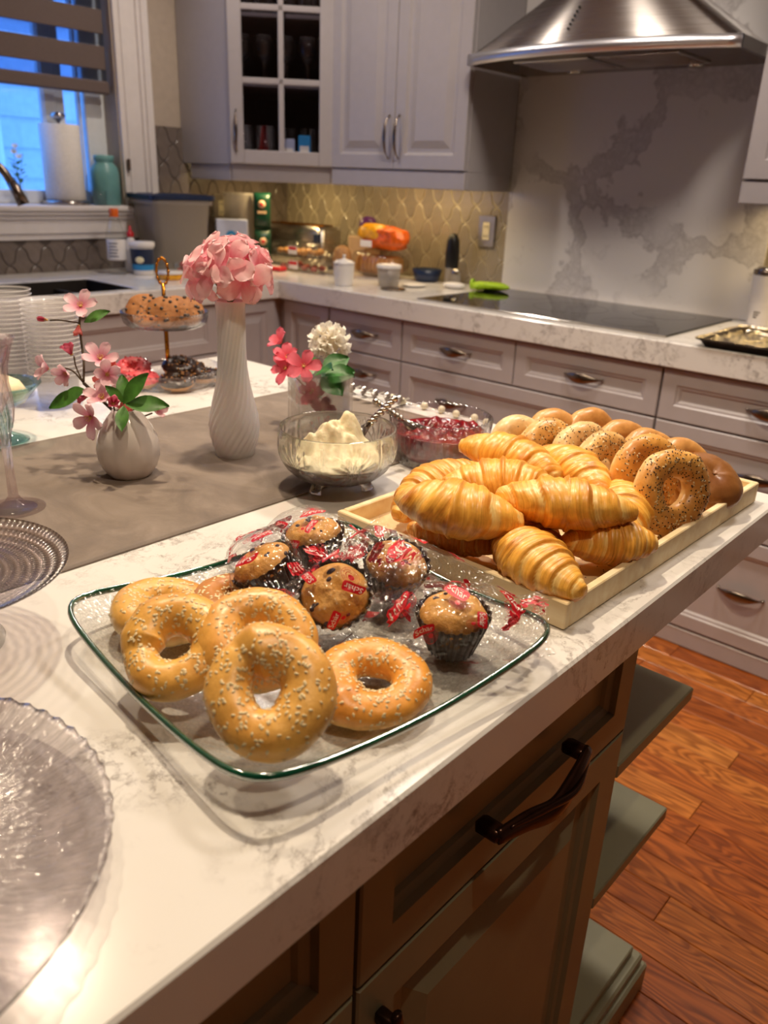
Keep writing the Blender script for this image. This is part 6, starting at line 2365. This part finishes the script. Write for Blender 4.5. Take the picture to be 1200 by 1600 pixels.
MB().box(-.055, .055, -.05, .05, 0, .1535, .004).build('box_body', MT['boxtan'], pb)
dcup = thing('deli_cup', 'clear deli cup with a white lid in front of the bread bag', 'cup', (-2.165, 2.475, CZ))
V, F = lathe([(0, .001), (.038, .0005), (.040, .003), (.047, .072), (.0455, .072), (.0385, .005), (0, .004)], 32)
mesh('cup_body', V, F, MT['bin'], dcup, True)
V, F = lathe([(.049, .070), (.050, .074), (.050, .082), (.046, .084), (.044, .081), (0, .081)], 32)
mesh('lid', V, F, MT['white'], dcup, True)
lt('grey_lid', [(0, .0005), (.047, .0003), (.049, .002), (.048, .005), (.044, .0045), (0, .004)], 'nickel', (-2.088, 2.415, CZ), 'flat grey lid lying on the counter in front of the deli cup', 'lid')
lt('white_saucer', [(0, .0005), (.030, .0003), (.050, .008), (.049, .010), (.030, .003), (0, .003)], 'white', (-2.11, 2.565, CZ), 'small white saucer behind the grey lid', 'saucer')
lt('black_bowl', [(0, .0005), (.040, .0003), (.052, .008), (.064, .050), (.061, .050), (.049, .011), (0, .006)], 'navy', (-2.205, 2.765, CZ), 'small dark blue bowl against the tiles left of the pepper mill', 'bowl')
pm2 = thing('pepper_mill', 'tall black pepper mill with a clear base beside the outlet', 'mill', (-2.085, 2.775, CZ))
V, F = lathe([(0, .0005), (.026, .0003), (.028, .004), (.026, .062), (.025, .066)], 28)
mesh('clear_base', V, F, MT['bin'], pm2, True)
V, F = lathe([(.0268, .066), (.0275, .070), (.029, .12), (.026, .170), (.017, .192), (.008, .199), (0, .200)], 28)
mesh('grip', V, F, MT['black'], pm2, True)
ss = thing('salt_shaker', 'small clear salt shaker with a metal top in front of the pepper mill', 'shaker', (-2.030, 2.735, CZ))
V, F = lathe([(0, .0005), (.020, .0003), (.022, .004), (.019, .048)], 24)
mesh('shaker_glass', V, F, MT['bin'], ss, True)
V, F = lathe([(.0202, .048), (.0202, .060), (.014, .068), (0, .070)], 24)
mesh('metal_top', V, F, MT['chrome'], ss, True)
sr = thing('spoon_rest', 'white oval spoon rest left of the lime green mitt', 'spoon rest', (-1.985, 2.665, CZ), D(20))
mesh('rest_dish', *lump(.046, .026, .012, 2, .02), MT['white'], sr, True)
lm = thing('silicone_mitt', 'lime green silicone mitt lying at the back left of the cooktop', 'mitt', (-1.838, 2.705, H + .0065), D(14))
V, F = lump(.078, .034, .016, 6, .10)
mesh('mitt_body', V, F, MT['lime'], lm, True)
V, F = lump(.026, .016, .012, 9, .10)
o = mesh('thumb', V, F, MT['lime'], lm, True)
o.matrix_basis = Matrix.Translation((-.03, -.040, .002)) @ Matrix.Rotation(.7, 4, 'Z')
mesh('cuff', *lathe([(.018, 0), (.0195, .001), (.0195, .010), (.018, .011)], 24), MT['lime'], lm, True).matrix_basis = Matrix.Translation((-.080, 0, .018)) @ Matrix.Rotation(pi / 2, 4, 'Y')
tb = thing('tumbler', 'white insulated tumbler with a steel rim right of the cooktop', 'tumbler', (-.845, 2.80, CZ))
V, F = lathe([(0, .0005), (.036, .0003), (.038, .003), (.047, .150), (.0475, .156)], 40)
mesh('tumbler_body', V, F, MT['tumbler'], tb, True)
V, F = lathe([(.0478, .156), (.048, .160), (.048, .170), (.046, .171), (.0445, .166), (0, .166)], 40)
mesh('steel_rim', V, F, MT['nickel'], tb, True)
V, F = lathe([(.0, .1662), (.040, .1662), (.042, .172), (.036, .180), (.012, .184), (0, .184)], 36)
mesh('clear_lid', V, F, MT['chrome'], tb, True)
m = MB()
for k in range(3):
    for q in range(5 - k):
        a = -1.85 + q * .10
        z = .040 - k * .008
        m.add([(.0408 * cos(a + t), .0408 * sin(a + t), z + s) for t, s in ((0, 0), (.07, 0), (.07, .005), (0, .005))], [(0, 1, 2, 3)])
m.build('small_print', MT['nickel'], tb)

# foil lined baking tray
ft = thing('baking_tray', 'stained baking tray lined with crumpled foil on the counter right of the cooktop', 'baking tray', (-.585, 2.395, CZ))
L_ = [rloop(.225, .155, 0, .02), rloop(.238, .168, .018, .02), rloop(.246, .176, .020, .02), rloop(.246, .176, .022, .02), rloop(.234, .164, .020, .02), rloop(.222, .152, .003, .02)]
mesh('tray_pan', sum(L_, []), grid_faces(6, 20, False, True) + [tuple(range(19, -1, -1)), tuple(range(100, 120))], MT['rust'], ft, True)
V = []
nu, nv = 60, 46
for i in range(nu):
    for j in range(nv):
        x, y = -.244 + .488 * i / (nu - 1), -.174 + .348 * j / (nv - 1)
        e = max(abs(x) - .222, abs(y) - .152, 0) / .022
        z = .0050 + .018 * min(1, e) ** .8 + (.0045 * abs(nz3((x * 45, y * 45, 1), 1)) + .012 * max(0, nz3((x * 14, y * 14, 4), 1)) ** 1.0 * (1 if e == 0 else .4))
        V.append((x, y, z))
mesh('foil_lining', V, grid_faces(nu, nv), MT['foil'], ft, False)
